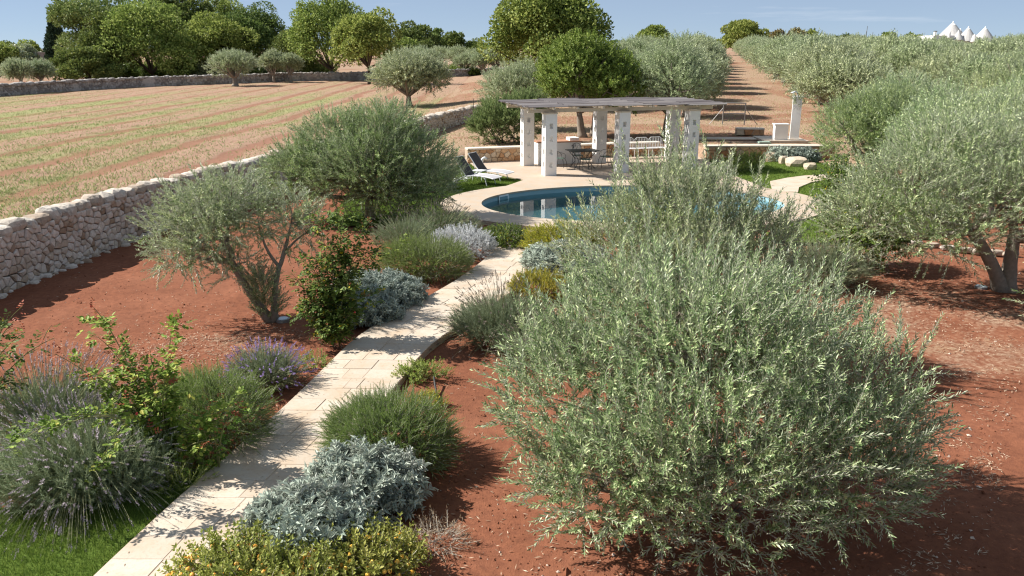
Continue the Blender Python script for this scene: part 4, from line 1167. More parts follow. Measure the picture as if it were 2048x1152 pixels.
class Run:
    """a wall line: maps (s, h, out) to the world"""
    def __init__(self, pts, side=1, zf=None):
        self.P = np.array(pts, float); self.d = np.r_[0, np.cumsum(np.linalg.norm(np.diff(self.P, axis=0), axis=1))]
        self.len = self.d[-1]; self.side = side; self.zf = zf or (lambda s: np.zeros_like(np.asarray(s, float)))
    def base(self, s):
        return np.stack([np.interp(s, self.d, self.P[:, 0]), np.interp(s, self.d, self.P[:, 1])], -1)
    def nrm(self, s):
        t = norm(self.base(np.clip(np.asarray(s) + 0.4, 0, self.len)) - self.base(np.clip(np.asarray(s) - 0.4, 0, self.len)))
        return np.stack([t[..., 1], -t[..., 0]], -1) * self.side
    def map(self, V, batter=0.0):
        s, h, o = V[:, 0], V[:, 1], V[:, 2]
        b = self.base(s) + self.nrm(s) * (o - batter * h)[:, None]
        return np.c_[b, self.zf(s) + h]
def stone_wall(parent, run, height, sw, sh, mat, seed, n_parts, near, gap=0.012, proud=0.035, name='stone', batter=0.03):
    r = np.random.default_rng(seed)
    cells = rubble_cells(run.len, height, sw, sh, r)
    items = []
    for c in cells:
        V, T, cc = stone_geo(c, r, gap, proud)
        if run.side < 0: T = T          # orientation fixed below
        W = run.map(V, batter)
        items.append((W, T if run.side > 0 else T[:, ::-1], W.mean(0)))
    dist = np.array([np.hypot(*(i[2][:2] - np.array(near))) for i in items])
    order = np.argsort(dist)
    rest = MB()
    base = np.array(parent.location)
    for rank, k in enumerate(order):
        W, T, m = items[k]
        if rank < n_parts:
            o = link(name, make_mesh(name, W - m, T, mat), parent); o.location = Vector(m - base)
        else:
            rest.add(W - base, T)
    if rest.V:
        o = rest.build('rubble', mat, parent); o['kind'] = 'stuff'
    return items
def wall_core(parent, run, height, thick, mat, batter=0.03, name='wall_core', steps=40, back=True):
    s = np.linspace(0, run.len, steps)
    prof = [(-0.02, 0.0), (-0.02 - batter * height, height), (-thick, height), (-thick - 0.05, -0.1)]
    V = []
    for o, h in prof:
        b = run.base(s) + run.nrm(s) * o
        V.append(np.c_[b, run.zf(s) + h])
    V = np.concatenate(V); T = []
    n = len(s)
    for k in range(3):
        for i in range(n - 1):
            a, b, c, d = k * n + i, k * n + i + 1, (k + 1) * n + i + 1, (k + 1) * n + i
            T += [(a, b, c), (a, c, d)]
    for e in (0, n - 1):
        T += [(e, n + e, 2 * n + e), (e, 2 * n + e, 3 * n + e)]
    o = link(name, make_mesh(name, V - np.array(parent.location), np.array(T), mat), parent)
    return o
_ico = None
def rock(r, size, flat=0.15):
    """an angular weathered rock"""
    global _ico
    if _ico is None:
        import bmesh
        bm = bmesh.new(); bmesh.ops.create_icosphere(bm, subdivisions=2, radius=1.0)
        _ico = (np.array([v.co[:] for v in bm.verts]), np.array([[v.index for v in f.verts] for f in bm.faces]))
        bm.free()
    V, T = _ico
    V = np.sign(V) * np.abs(V) ** 0.7
    off = r.uniform(0, 50)
    n = fbm(V[:, 0] * 1.3 + off, V[:, 1] * 1.3 + V[:, 2] * 1.1 + off, 3, 3)
    V = V * (0.75 + 0.5 * n)[:, None] + r.normal(0, 0.03, V.shape)
    return V * np.asarray(size) * 0.5, T

gw = Run(WALL, 1, lambda s: np.full(np.shape(s), -0.16))
wall = thing('dry_stone_wall', 'long pale dry stone wall dividing the red garden from the ploughed field', 'stone wall', (WALL[2][0], WALL[2][1], -0.16))
WH = 1.22
items = stone_wall(wall, gw, WH, 0.205, 0.14, M_drystone, 61, 300, (-10.4, 19.2), 0.012, 0.04)
wall_core(wall, gw, WH, 0.62, M_dark_earth)
rw = np.random.default_rng(62)
s = 0.1; cmb = MB()
while s < gw.len - 0.2:
    L = rw.uniform(0.28, 0.58)
    c = gw.base(s + L / 2); nn_ = gw.nrm(s + L / 2); tt = np.array((-nn_[1], nn_[0]))
    V, T = rock(rw, (L * 1.04, 0.66 * rw.uniform(0.75, 1.05), 0.34 * rw.uniform(0.75, 1.3)))
    rot = rw.normal(0, 0.12)
    ca, sa = math.cos(rot), math.sin(rot)
    x, y = V[:, 0] * ca - V[:, 1] * sa, V[:, 0] * sa + V[:, 1] * ca
    Wp = np.c_[c[0] + tt[0] * x + nn_[0] * (y - 0.26), c[1] + tt[1] * x + nn_[1] * (y - 0.26), V[:, 2] + gw.zf(s) + WH + 0.06 + rw.normal(0, 0.02)]
    if c[1] < 34 and c[1] > 14:
        m = Wp.mean(0)
        o = link('cap_stone', make_mesh('cap_stone', Wp - m, T, M_capstone, None, False), wall); o.location = Vector(m - np.array(wall.location))
    else:
        cmb.add(Wp - np.array(wall.location), T)
    s += L
o = cmb.build('cap_stones', M_capstone, wall); o.name = 'capping'; o['kind'] = 'stuff'
# footing stones at the wall's toe
fm = MB()
for i in range(90):
    s = rw.uniform(2, 26); c = gw.base(s) + gw.nrm(s) * rw.uniform(0.0, 0.16)
    V, T = rock(rw, np.array((1.4, 1.0, 0.9)) * rw.uniform(0.06, 0.2))
    fm.add(V + (c[0] - wall.location.x, c[1] - wall.location.y, 0.04), T)
o = fm.build('footing', M_drystone, wall); o['kind'] = 'stuff'

FW = [(-75, 74), (-60, 80.5), (-51.8, 86), (-46.2, 108.9), (-38, 117), (-30.9, 124.7), (-22, 131.5), (-14.1, 138.7), (-8, 144)]
fr = Run([gpt(-420, 222), gpt(-200, 206), gpt(0, 193), gpt(150, 182), gpt(300, 173.5), gpt(450, 168), gpt(600, 162.5), gpt(730, 161), gpt(850, 156), gpt(1000, 150)], 1)
fwall = thing('far_stone_wall', 'low grey dry stone wall along the far edge of the ploughed field', 'stone wall', tuple(gpt(300, 173.5)) + (0,))
stone_wall(fwall, fr, 1.05, 0.42, 0.30, M_farstone, 63, 0, (0, 0), 0.02, 0.07)
wall_core(fwall, fr, 1.05, 0.8, M_farstone)
cm = MB(); s = 0
while s < fr.len:
    L = rw.uniform(0.35, 0.8); c = fr.base(s)
    V, T = rock(rw, (L, 0.8, rw.uniform(0.2, 0.5)))
    cm.add(V + (c[0] - fwall.location.x, c[1] - fwall.location.y + 0.35, 1.08), T); s += L * 0.9
o = cm.build('capping', M_farstone, fwall); o['kind'] = 'stuff'

# retaining walls of honey coloured stone
def low_wall(name, label, pts, h, seed, sw, sh, z0=0.0, n=300, end=True, mat=None):
    run = Run(pts, 1, lambda s: np.full(np.shape(s), z0))
    t = thing(name, label, 'retaining wall', (pts[0][0], pts[0][1], z0))
    stone_wall(t, run, h, sw, sh, mat or M_retstone, seed, n, (3, 30), 0.012, 0.03, batter=0.0)
    wall_core(t, run, h, 0.42, M_grout, 0.0, steps=12)
    # coping course, one slab after the other
    r = np.random.default_rng(seed + 1); s = 0.0
    while s < run.len - 0.05:
        L = min(r.uniform(0.7, 1.1), run.len - s)
        c = run.base(s + L / 2); nn2 = run.nrm(s + L / 2)
        mb = MB(); mb.box((0, 0, 0), (L - 0.008, 0.50, 0.065), math.atan2(nn2[1], nn2[0]) + math.pi / 2)
        o = mb.build('coping', M_capslab, t); o.location = (c[0] - nn2[0] * 0.20 - pts[0][0], c[1] - nn2[1] * 0.20 - pts[0][1], h + 0.034)
        s += L
    return t
low_wall('retaining_wall', 'low honey coloured stone wall behind the pergola and loungers', [(-1.95, 36.40), (1.4, 37.45), (4.4, 38.35), (6.9, 39.0)], 0.55, 71, 0.25, 0.16)
low_wall('retaining_wall', 'low rough stone wall in front of the shower bed, right of pergola', [(8.75, 37.72), (11.5, 37.85), (14.6, 37.75)], 0.52, 73, 0.30, 0.19)
low_wall('garden_wall', 'short stone wall piece beside the low white pier', [(11.6, 43.4), (13.0, 43.3)], 0.30, 75, 0.30, 0.22, 0.47, 60)

# ------------------------------------------------------------------ pergola
pg = thing('pergola', 'white pergola with pierced columns and a reed mat roof by the pool', 'pergola', (1.3, 32.5, 0), 0)
PO = np.array((1.3, 32.5))
ARZ = math.atan2(RA[1], RA[0])
def pgp(a, b, z=0.0):
    q = PO + RA * a + RB * b
    return np.array((q[0], q[1], z))
def column():
    """square column of stacked blocks, pierced in a cross four times"""
    mb = MB(); w = 0.47; H_ = 2.38; ow = 0.14; oh = 0.20
    z = 0.0
    for zc in (0.42, 0.92, 1.42, 1.92):
        mb.box((0, 0, (z + zc - oh / 2) / 2), (w, w, zc - oh / 2 - z))
        e = (w - ow) / 2
        mb.box((0, w / 2 - 0.06, zc), (w, 0.12, oh))
        for sx in (-1, 1):
            mb.box((sx * (ow / 2 + e / 2), -w / 2 + 0.045, zc), (e, 0.09, oh))
        z = zc + oh / 2
    mb.box((0, 0, (z + H_) / 2), (w, w, H_ - z))
    V, T, M = mb.arrays()
    return make_mesh('column', V, T, M_white)
cme = column()
capm = MB().box((0, 0, 0), (0.52, 0.52, 0.05)); V, T, M = capm.arrays(); capme = make_mesh('column_cap', V, T, M_cream)
blockm = None
for b, row_a in ((0, (0, 3.07, 6.14)), (2.95, (0, 3.30, 6.78))):
    for a in row_a:
        c = pgp(a + 0.235, b + 0.235) - np.array(pg.location)
        o = link('column', cme, pg); o.location = c; o.rotation_euler = (0, 0, ARZ)
        k = link('column_cap', capme, o); k.location = (0, 0, 2.405)
ztop = 2.43
for b in (0.235, 3.185):
    mb = MB(); c = pgp(3.3, b, ztop + 0.07) - np.array(pg.location)
    mb.box((0, 0, 0), (7.9, 0.12, 0.14), 0); o = mb.build('beam', M_cream, pg); o.location = c; o.rotation_euler = (0, 0, ARZ)
for a in (-0.55, 0.235, 1.2, 2.25, 3.3, 4.35, 5.4, 6.375, 7.1):
    mb = MB(); c = pgp(a, 1.7, ztop + 0.14 + 0.042) - np.array(pg.location)
    mb.box((0, 0, 0), (0.07, 4.1, 0.08), 0); o = mb.build('rafter', M_cream, pg); o.location = c; o.rotation_euler = (0, 0, ARZ)
rr_ = np.random.default_rng(81)
a0 = -0.75
for i, wdt in enumerate((1.68, 1.65, 1.65, 1.6, 1.65)):
    mb = MB()
    for j in range(110):
        y = -0.40 + j * (4.2 / 110) + rr_.normal(0, 0.006)
        x0 = a0 - 0.06 + rr_.normal(0, 0.05); x1 = a0 + wdt + 0.05 + rr_.normal(0, 0.06)
        zz_ = rr_.normal(0, 0.008) + 0.012 * (i % 2) + 0.02 * math.sin(j * 0.3 + i)
        p0 = pgp(x0, y, ztop + 0.25 + zz_); p1 = pgp((x0 + x1) / 2, y + rr_.normal(0, 0.01), ztop + 0.245 + zz_ + rr_.normal(0, 0.008)); p2 = pgp(x1, y + rr_.normal(0, 0.012), ztop + 0.25 + zz_)
        mb.tube([p0, p1, p2], 0.019, 4, 0, False)
    mb.build('reed_mat', M_reed, pg, False, True)
    a0 += wdt

# kitchen counter with tiled top
bb = thing('kitchen_counter', 'white masonry barbecue counter with a terracotta top under the pergola', 'counter', tuple(pgp(0.95, 3.15)), ARZ)
MB().box((0.75, 0.32, 0.46), (1.9, 0.70, 0.92)).build('counter_body', M_white, bb)
MB().box((0.75, 0.32, 0.945), (1.96, 0.76, 0.05)).build('counter_top', M_tileterr, bb)
MB().box((1.45, 0.36, 1.03), (0.42, 0.5, 0.12)).build('hob_block', M_white, bb)
fm = MB(); fm.tube([(1.35, -0.05, 0.66), (1.35, -0.10, 0.70), (1.35, -0.10, 0.76), (1.30, -0.10, 0.80), (1.24, -0.10, 0.76)], 0.014, 6); fm.box((1.47, -0.045, 0.60), (0.05, 0.03, 0.05)); fm.tube([(1.30, -0.045, 0.84), (1.42, -0.045, 0.86), (1.45, -0.045, 0.74)], 0.008, 5)
fm.build('tap', M_iron, bb)

# iron table and chairs
tb = thing('garden_table', 'dark iron table with curved legs under the pergola', 'table', (2.93, 34.75, 0), ARZ)
MB().box((0, 0, 0.735), (1.25, 0.80, 0.022)).build('table_top', M_iron, tb)
for sx in (-1, 1):
    for sy in (-1, 1):
        mb = MB(); mb.tube([(sx * 0.50, sy * 0.30, 0.725), (sx * 0.42, sy * 0.26, 0.6), (sx * 0.27, sy * 0.20, 0.42), (sx * 0.24, sy * 0.20, 0.28), (sx * 0.40, sy * 0.28, 0.06), (sx * 0.47, sy * 0.32, 0.0)], 0.014, 6)
        mb.build('leg', M_iron, tb)
mb = MB(); mb.tube([(-0.26, -0.2, 0.36), (0, 0, 0.40), (0.26, 0.2, 0.36)], 0.010, 5); mb.tube([(-0.26, 0.2, 0.36), (0, 0, 0.40), (0.26, -0.2, 0.36)], 0.010, 5)
mb.tube([(-0.52, -0.31, 0.70), (0.52, -0.31, 0.70), (0.52, 0.31, 0.70), (-0.52, 0.31, 0.70), (-0.52, -0.31, 0.70)], 0.010, 5)
mb.build('brace', M_iron, tb)
def make_chair(name, label):
    t = thing(name, label, 'chair', (0, 0, 0), 0, 'iron chairs round the garden table')
    th = np.linspace(0, 2 * math.pi, 18)
    V = np.c_[0.21 * np.cos(th[:-1]), 0.20 * np.sin(th[:-1]), np.full(17, 0.455)]
    V = np.concatenate([V, V - (0, 0, 0.02), [[0, 0, 0.458]]])
    T = []
    for i in range(17):
        j = (i + 1) % 17
        T += [(i, j, 34), (i + 17, j + 17, j), (i + 17, j, i)]
    link('seat', make_mesh('seat', V, np.array(T), M_irongreen), t)
    for sx in (-1, 1):
        mb = MB(); mb.tube([(sx * 0.17, 0.15, 0.45), (sx * 0.19, 0.22, 0.3), (sx * 0.20, 0.25, 0.0)], 0.010, 5); mb.build('leg', M_iron, t)
        mb = MB(); mb.tube([(sx * 0.17, -0.14, 0.45), (sx * 0.18, -0.18, 0.25), (sx * 0.19, -0.26, 0.0)], 0.010, 5); mb.build('leg', M_iron, t)
        mb = MB(); mb.tube([(sx * 0.20, -0.19, 0.68), (sx * 0.25, -0.02, 0.70), (sx * 0.26, 0.12, 0.64), (sx * 0.23, 0.17, 0.54), (sx * 0.19, 0.15, 0.455)], 0.009, 5); mb.build('armrest', M_iron, t)
    mb = MB()
    a = np.linspace(0, math.pi, 14)
    pts = [(-0.19, -0.16, 0.45)] + [(-0.20 * math.cos(x), -0.19 - 0.07 * math.sin(x), 0.70 + 0.24 * math.sin(x)) for x in a] + [(0.19, -0.16, 0.45)]
    mb.tube(pts, 0.010, 5)
    for cx in (-0.09, 0.09):
        pts = [(cx * 0.6, -0.17, 0.46)] + [(cx - 0.07 * math.cos(x), -0.19 - 0.05 * math.sin(x), 0.70 + 0.15 * math.sin(x)) for x in a[::2]]
        mb.tube(pts, 0.006, 4)
    pts = [(0.055 * math.cos(x), -0.20, 0.62 + 0.075 * math.sin(x)) for x in np.linspace(0, 6.28, 12)]
    mb.tube(pts, 0.006, 4)
    mb.build('backrest', M_iron, t)
    return t
CH = [((1.98, 34.45), -1.25, 'iron chair with arms at the left end of the dark garden table'),
      ((2.80, 35.40), 3.35, 'iron chair with round back behind the dark garden table'),
      ((3.02, 34.05), 0.2, 'iron chair in front of the garden table, back to the pool'),
      ((3.92, 35.05), 1.85, 'iron chair with arms at the right end of the garden table')]
c0 = None
for (x, y), rz, lb in CH:
    if c0 is None:
        c0 = make_chair('iron_chair', lb); c0.location = (x, y, 0); c0.rotation_euler = (0, 0, rz)
    else:
        dup(c0, (x, y, 0), rz, lb)
# white iron bench against the retaining wall
bn = thing('iron_bench', 'long white iron bench with slatted back against the honey stone wall', 'bench', tuple(pgp(6.0, 3.95)), ARZ)
for k in range(3):
    mb = MB(); x0 = -1.05 + k * 0.70
    mb.tube([(x0 + 0.03, 0.2, 0.45), (x0 + 0.03, 0.28, 0.82), (x0 + 0.12, 0.30, 0.90), (x0 + 0.58, 0.30, 0.90), (x0 + 0.67, 0.28, 0.82), (x0 + 0.67, 0.2, 0.45)], 0.013, 6); mb.build('back_frame', M_metalwhite, bn)
    for j in range(7):
        x = x0 + 0.11 + j * 0.08
        mb = MB(); mb.tube([(x, 0.21, 0.46), (x, 0.30, 0.89)], 0.009, 5); mb.build('slat', M_metalwhite, bn)
for j in range(6):
    MB().box((0, -0.2 + j * 0.085, 0.455), (2.12, 0.055, 0.018)).build('seat_slat', M_metalwhite, bn)
for x in (-1.02, -0.34, 0.36, 1.02):
    for y in (-0.2, 0.2):
        mb = MB(); mb.tube([(x, y, 0.45), (x * 1.0, y * 1.15, 0.0)], 0.014, 6); mb.build('leg', M_metalwhite, bn)

# ------------------------------------------------------------------ loungers, side table, lamp
def make_lounger(label):
    t = thing('sun_lounger', label, 'sun lounger', (0, 0, 0), 0, 'sun loungers on the lawn')
    W = 0.62
    prof = np.array([(0.42, 0.335), (0.62, 0.345), (0.95, 0.350), (1.20, 0.335), (1.42, 0.275), (1.62, 0.20)]) + (0, 0.0)
    prof = np.array([(0.42, 0.31), (0.70, 0.345), (1.00, 0.355), (1.25, 0.345), (1.45, 0.325), (1.62, 0.295)])
    def sheet(pr, w, th):
        n = len(pr)
        V = np.concatenate([np.c_[pr[:, 0], np.full(n, s * w / 2), pr[:, 1] + dz] for dz in (0, -th) for s in (-1, 1)])
        T = []
        for i in range(n - 1):
            a, b, c, d = i, i + 1, n + i + 1, n + i
            T += [(a, b, c), (a, c, d)]
            a2, b2, c2, d2 = [x + 2 * n for x in (a, b, c, d)]
            T += [(a2, c2, b2), (a2, d2, c2), (a, a2, b2), (a, b2, b), (d, c, c2), (d, c2, d2)]
        T += [(0, n, 3 * n), (0, 3 * n, 2 * n), (n - 1, 3 * n - 1, 4 * n - 1), (n - 1, 4 * n - 1, 2 * n - 1)]
        return V, np.array(T)
    V, T = sheet(prof + (0, 0.012), W - 0.03, 0.012); link('seat', make_mesh('seat', V, T, M_sling), t)
    for s in (-1, 1):
        y = s * W / 2
        mb = MB(); mb.tube(np.c_[prof[:, 0], np.full(len(prof), y), prof[:, 1]], 0.020, 6); mb.tube([(0.42, y, 0.31), (0.16, y, 0.20), (0.0, y * 1.0, 0.11)], 0.018, 6); mb.build('side_rail', M_metalwhite, t)
        mb = MB(); mb.tube([(1.18, y, 0.34), (1.28, y, 0.27), (1.36, y, 0.0)], 0.020, 6); mb.build('leg', M_metalwhite, t)
        # wheel
        wb = MB(); a = np.linspace(0, 2 * math.pi, 17)
        wb.tube(np.c_[0.095 * np.cos(a), np.full(17, y + s * 0.045), 0.105 + 0.095 * np.sin(a)], 0.012, 6, 0, False)
        wb.tube([(0, y + s * 0.03, 0.105), (0, y + s * 0.06, 0.105)], 0.03, 8)
        for q in range(5):
            aa_ = q * 2 * math.pi / 5
            wb.tube([(0, y + s * 0.045, 0.105), (0.09 * math.cos(aa_), y + s * 0.045, 0.105 + 0.09 * math.sin(aa_))], 0.010, 4)
        wb.build('wheel', M_metalwhite, t)
    mb = MB(); mb.tube([(0, -W / 2 - 0.05, 0.105), (0, W / 2 + 0.05, 0.105)], 0.010, 6); mb.tube([(1.62, -W / 2, 0.295), (1.62, W / 2, 0.295)], 0.018, 6); mb.tube([(0.42, -W / 2, 0.31), (0.42, W / 2, 0.31)], 0.016, 6)
    mb.tube([(0.25, -0.2, 0.25), (0.10, -0.2, 0.62)], 0.010, 5); mb.tube([(0.25, 0.2, 0.25), (0.10, 0.2, 0.62)], 0.010, 5)
    mb.build('cross_bar', M_metalwhite, t)
    bp_ = np.array([(0.44, 0.325), (0.30, 0.49), (0.14, 0.71), (-0.06, 0.97)])
    V, T = sheet(bp_ + (0.012, 0.008), W - 0.05, 0.014); b = link('backrest', make_mesh('backrest', V, T, M_sling_dark), t)
    mb = MB()
    for s in (-1, 1):
        mb.tube(np.c_[bp_[:, 0], np.full(4, s * (W / 2 - 0.012)), bp_[:, 1]], 0.017, 6)
    mb.tube([(-0.06, -W / 2 + 0.012, 0.97), (-0.06, W / 2 - 0.012, 0.97)], 0.017, 6)
    mb.build('back_frame', M_metalwhite, b)
    return t
LRZ = math.atan2(-0.49, 0.87)
lg = make_lounger('white framed sun lounger nearer the pool, grey back raised'); lg.location = (-1.95, 31.2, -0.05); lg.rotation_euler = (0, 0, LRZ)
dup(lg, (-1.50, 32.35, -0.05), LRZ + 0.03, 'white framed sun lounger farther from the pool, beside the stone wall')
st = thing('side_table', 'small white side table between the two sun loungers', 'side table', (-1.25, 31.75, -0.05), LRZ)
MB().box((0, 0, 0.38), (0.46, 0.40, 0.03)).build('table_top', M_metalwhite, st)
for sx in (-1, 1):
    for sy in (-1, 1):
        mb = MB(); mb.tube([(sx * 0.19, sy * 0.16, 0.37), (sx * 0.20, sy * 0.17, 0.0)], 0.014, 5); mb.build('leg', M_metalwhite, st)
lp = thing('garden_lamp', 'short white hooked lamp post on the lawn behind the loungers', 'lamp', (-1.25, 34.35, -0.05))
mb = MB(); mb.tube([(0, 0, 0), (0, 0, 0.34), (0.03, 0, 0.47), (0.11, 0, 0.52), (0.19, 0, 0.50)], [0.055, 0.055, 0.055, 0.06, 0.06], 10); mb.build('lamp_post', M_metalwhite, lp, True)
mb = MB(); mb.tube([(0.19, 0, 0.50), (0.22, 0, 0.485)], 0.045, 10); mb.build('lamp_head', M_lens, lp)

# skimmers and drain covers of the pool
def skimmer(label, th):
    x, y = POOL_A * math.cos(th), POOL_B * math.sin(th)
    px_, py_ = POOL_C[0] + x * math.cos(POOL_T) - y * math.sin(POOL_T), POOL_C[1] + x * math.sin(POOL_T) + y * math.cos(POOL_T)
    tx, ty = -POOL_A * math.sin(th), POOL_B * math.cos(th)
    tx, ty = tx * math.cos(POOL_T) - ty * math.sin(POOL_T), tx * math.sin(POOL_T) + ty * math.cos(POOL_T)
    rz = math.atan2(ty, tx) 
    inx, iny = POOL_C[0] - px_, POOL_C[1] - py_; l = math.hypot(inx, iny)
    t = thing('pool_skimmer', label, 'skimmer', (px_ + inx / l * 0.03, py_ + iny / l * 0.03, -0.165), rz)
    mb = MB()
    for (cx, cz, w, h) in ((0, 0.105, 0.50, 0.045), (0, -0.105, 0.50, 0.045), (-0.2275, 0, 0.045, 0.165), (0.2275, 0, 0.045, 0.165)):
        mb.box((cx, 0, cz), (w, 0.03, h))
    mb.build('skimmer_frame', M_skim, t)
    MB().box((0, 0.012, 0.0), (0.40, 0.01, 0.16)).build('skimmer_flap', M_skimdark, t)
    return t
skimmer('white framed skimmer on the left inside wall of the pool', R(147))
skimmer('white framed skimmer on the far right wall of the pool', R(47))
dc = thing('drain_cover', 'long pale cover strip in the lawn beside the right end of the pool', 'drain cover', (10.6, 26.3, -0.03), R(-4))
for k in range(2):
    MB().box((-0.27 + 0.54 * k, 0, 0), (0.52, 0.16, 0.03)).build('cover_plate', M_capslab, dc)
dc2 = thing('drain_cover', 'small pale cover plate in the shaded grass by the right stone wall', 'drain cover', (9.35, 37.1, -0.03))
MB().box((0, 0, 0), (0.45, 0.25, 0.03)).build('cover_plate', M_capslab, dc2)
# ------------------------------------------------------------------ outdoor shower, pier, gate
sb = thing('shower_platform', 'flat limestone platform under the white shower pillar', 'platform', (13.1, 40.9, 0.45), -0.03)
MB().box((0.05, 0.3, 0.05), (2.1, 2.3, 0.10)).build('base_slab', M_coping, sb)
MB().box((-2.9, 0.75, 0.03), (3.7, 0.85, 0.06), 0.02).build('approach_slab', M_coping, sb)
sh = thing('shower_pillar', 'tall white outdoor shower pillar at the edge of the grove', 'shower', (13.75, 40.9, 0.55), -0.25)
MB().box((0, 0, 1.0), (0.42, 0.26, 2.0)).build('pillar', M_white, sh)
MB().box((0, 0, 2.02), (0.46, 0.30, 0.04)).build('pillar_cap', M_white, sh)
mb = MB(); mb.tube([(0, -0.1, 2.03), (-0.05, -0.15, 2.2), (-0.18, -0.22, 2.26), (-0.26, -0.25, 2.22)], 0.035, 8); mb.tube([(-0.26, -0.25, 2.24), (-0.28, -0.26, 2.18)], [0.03, 0.11], 10); mb.build('shower_head', M_metalwhite, sh)
bush('jasmine_vine', 'sparse white flowering vine hanging from the shower pillar top', 'climbing plant', (13.7, 40.72, 2.0), [((0, 0, 0.5), (0.28, 0.14, 0.12)), ((0.05, 0, 0.28), (0.2, 0.1, 0.22))], 70, TW_WEED, M_olive_far, (0.10, 0.2), 90, stems=3, sr=0.006)
pr_ = thing('white_pier', 'low square white masonry pier left of the shower pillar', 'pier', (12.95, 40.55, 0.55), -0.05)
MB().box((0, 0, 0.36), (0.62, 0.4, 0.72)).build('pier_body', M_white, pr_)
MB().box((0, 0, 0.74), (0.70, 0.48, 0.05)).build('pier_cap', M_white, pr_)
mh = thing('service_cover', 'low green service box cover in the red bed by the pier', 'service cover', (12.0, 39.9, 0.45))
MB().box((0, 0, 0.04), (0.55, 0.4, 0.08)).build('lid', M_box, mh); MB().box((0, 0, -0.02), (0.62, 0.46, 0.06)).build('box_rim', M_zinc, mh)
gX, gY = 13.0, 49.5; gZ = gz(gX, gY)
gt = thing('wire_gate', 'galvanised wire gate frame standing across the grove corridor', 'gate', (gX, gY, gZ), -0.2)
for x in (-0.62, 0.62):
    mb = MB(); mb.tube([(x, 0, -0.05), (x, 0, 1.25)], 0.035, 6); mb.build('post', M_zinc, gt)
    mb = MB(); mb.tube([(x, 0, 0.95), (x * 1.0 + (0.75 if x > 0 else -0.75), 0.1, -0.02)], 0.022, 5); mb.build('brace', M_zinc, gt)
for z in (0.62, 1.22):
    mb = MB(); mb.tube([(-0.62, 0, z), (0.62, 0, z)], 0.032, 6); mb.build('rail', M_zinc, gt)
mb = MB()
for k in range(11):
    mb.tube([(-0.6 + k * 0.12, 0, 0.02), (-0.6 + k * 0.12, 0, 1.2)], 0.003, 3)
for k in range(8):
    mb.tube([(-0.6, 0, 0.05 + k * 0.15), (0.6, 0, 0.05 + k * 0.15)], 0.003, 3)
mb.build('wire_mesh', M_zinc, gt)
fp = thing('iron_stake', 'thin rusty iron stake at the end of the long dry stone wall', 'stake', (-2.3, 50.5, 0.3))
mb = MB(); mb.tube([(0, 0, -0.4), (0, 0, 1.6)], 0.02, 5); mb.build('rod', M_iron, fp)

# boulders by the lawn
for i, (u, v, w, h, lb) in enumerate([(1546, 322, 0.85, 0.55, 'rounded ochre boulder at the end of the rough stone wall'), (1566, 327, 0.5, 0.42, 'small ochre boulder between two larger ones on the lawn'), (1594, 331, 1.25, 0.48, 'broad pale flat topped boulder on the lawn edge'), (1620, 338, 0.7, 0.34, 'low pale boulder right of the broad flat one'), (1661, 334, 0.4, 0.24, 'small pale boulder half hidden by the round olive')]):
    x, y = gpt(u, v, -0.03)
    r = np.random.default_rng(700 + i); w *= 0.8; h *= 0.75; V, T = rock(r, (w, w * 0.75, h * 1.5))
    o = link('boulder', make_mesh('boulder', V, T, M_boulder, None, False)); o.location = (x, y, h * 0.25); tag(o, lb, 'boulder')
# edging stones under the forked olive
for i, (u, v, w) in enumerate([(1832, 487, 0.30), (1862, 492, 0.32), (1897, 497, 0.34), (1932, 502, 0.36), (1958, 505, 0.26), (1990, 507, 0.36), (2022, 509, 0.34)]):
    x, y = gpt(u, v, -0.06)
    r = np.random.default_rng(720 + i); V, T = rock(r, (w * 1.25, 0.17, 0.16))
    o = link('edging_stone', make_mesh('edging_stone', V, T, M_capstone, None, False)); o.location = (x, y, -0.04); o.rotation_euler = (0, 0, r.normal(-0.12, 0.08))
    tag(o, ['first', 'second', 'third', 'fourth', 'fifth', 'sixth', 'last'][i] + ' pale edging stone from the left, in the row behind the forked olive', 'edging stone', 'edging stones behind the forked olive')
def spot(label, x, y):
    t = thing('ground_spotlight', label, 'spotlight', (x, y, -0.10))
    mb = MB(); mb.tube([(0, 0, -0.02), (0, 0, 0.05)], 0.125, 16); mb.build('housing', M_zinc, t)
    mb = MB(); mb.tube([(0, 0, 0.05), (0, 0, 0.062)], [0.10, 0.095], 16); mb.build('lens', M_lens, t)
spot('round ground spotlight at the foot of the leaning olive', *gpt(566, 640, -0.08))
spot('round ground spotlight on dry litter left of the forked olive trunk', *gpt(1962, 575, -0.08))
hz = thing('drip_hose', 'short black irrigation hose lying on red soil by the path', 'hose', tuple(gpt(872, 770, -0.08)) + (-0.08,))
p0 = np.array(gpt(868, 765, -0.08)); p1 = np.array(gpt(872, 790, -0.08)); p2 = np.array(gpt(880, 806, -0.08))
mb = MB(); mb.tube(np.c_[bez(p0, p1, p2, 8), np.array([0.10, 0.08, 0.05, 0.03, 0.02, 0.015, 0.012, 0.0])] - np.array((hz.location[0], hz.location[1], 0)), 0.016, 6); mb.build('hose', M_black, hz)

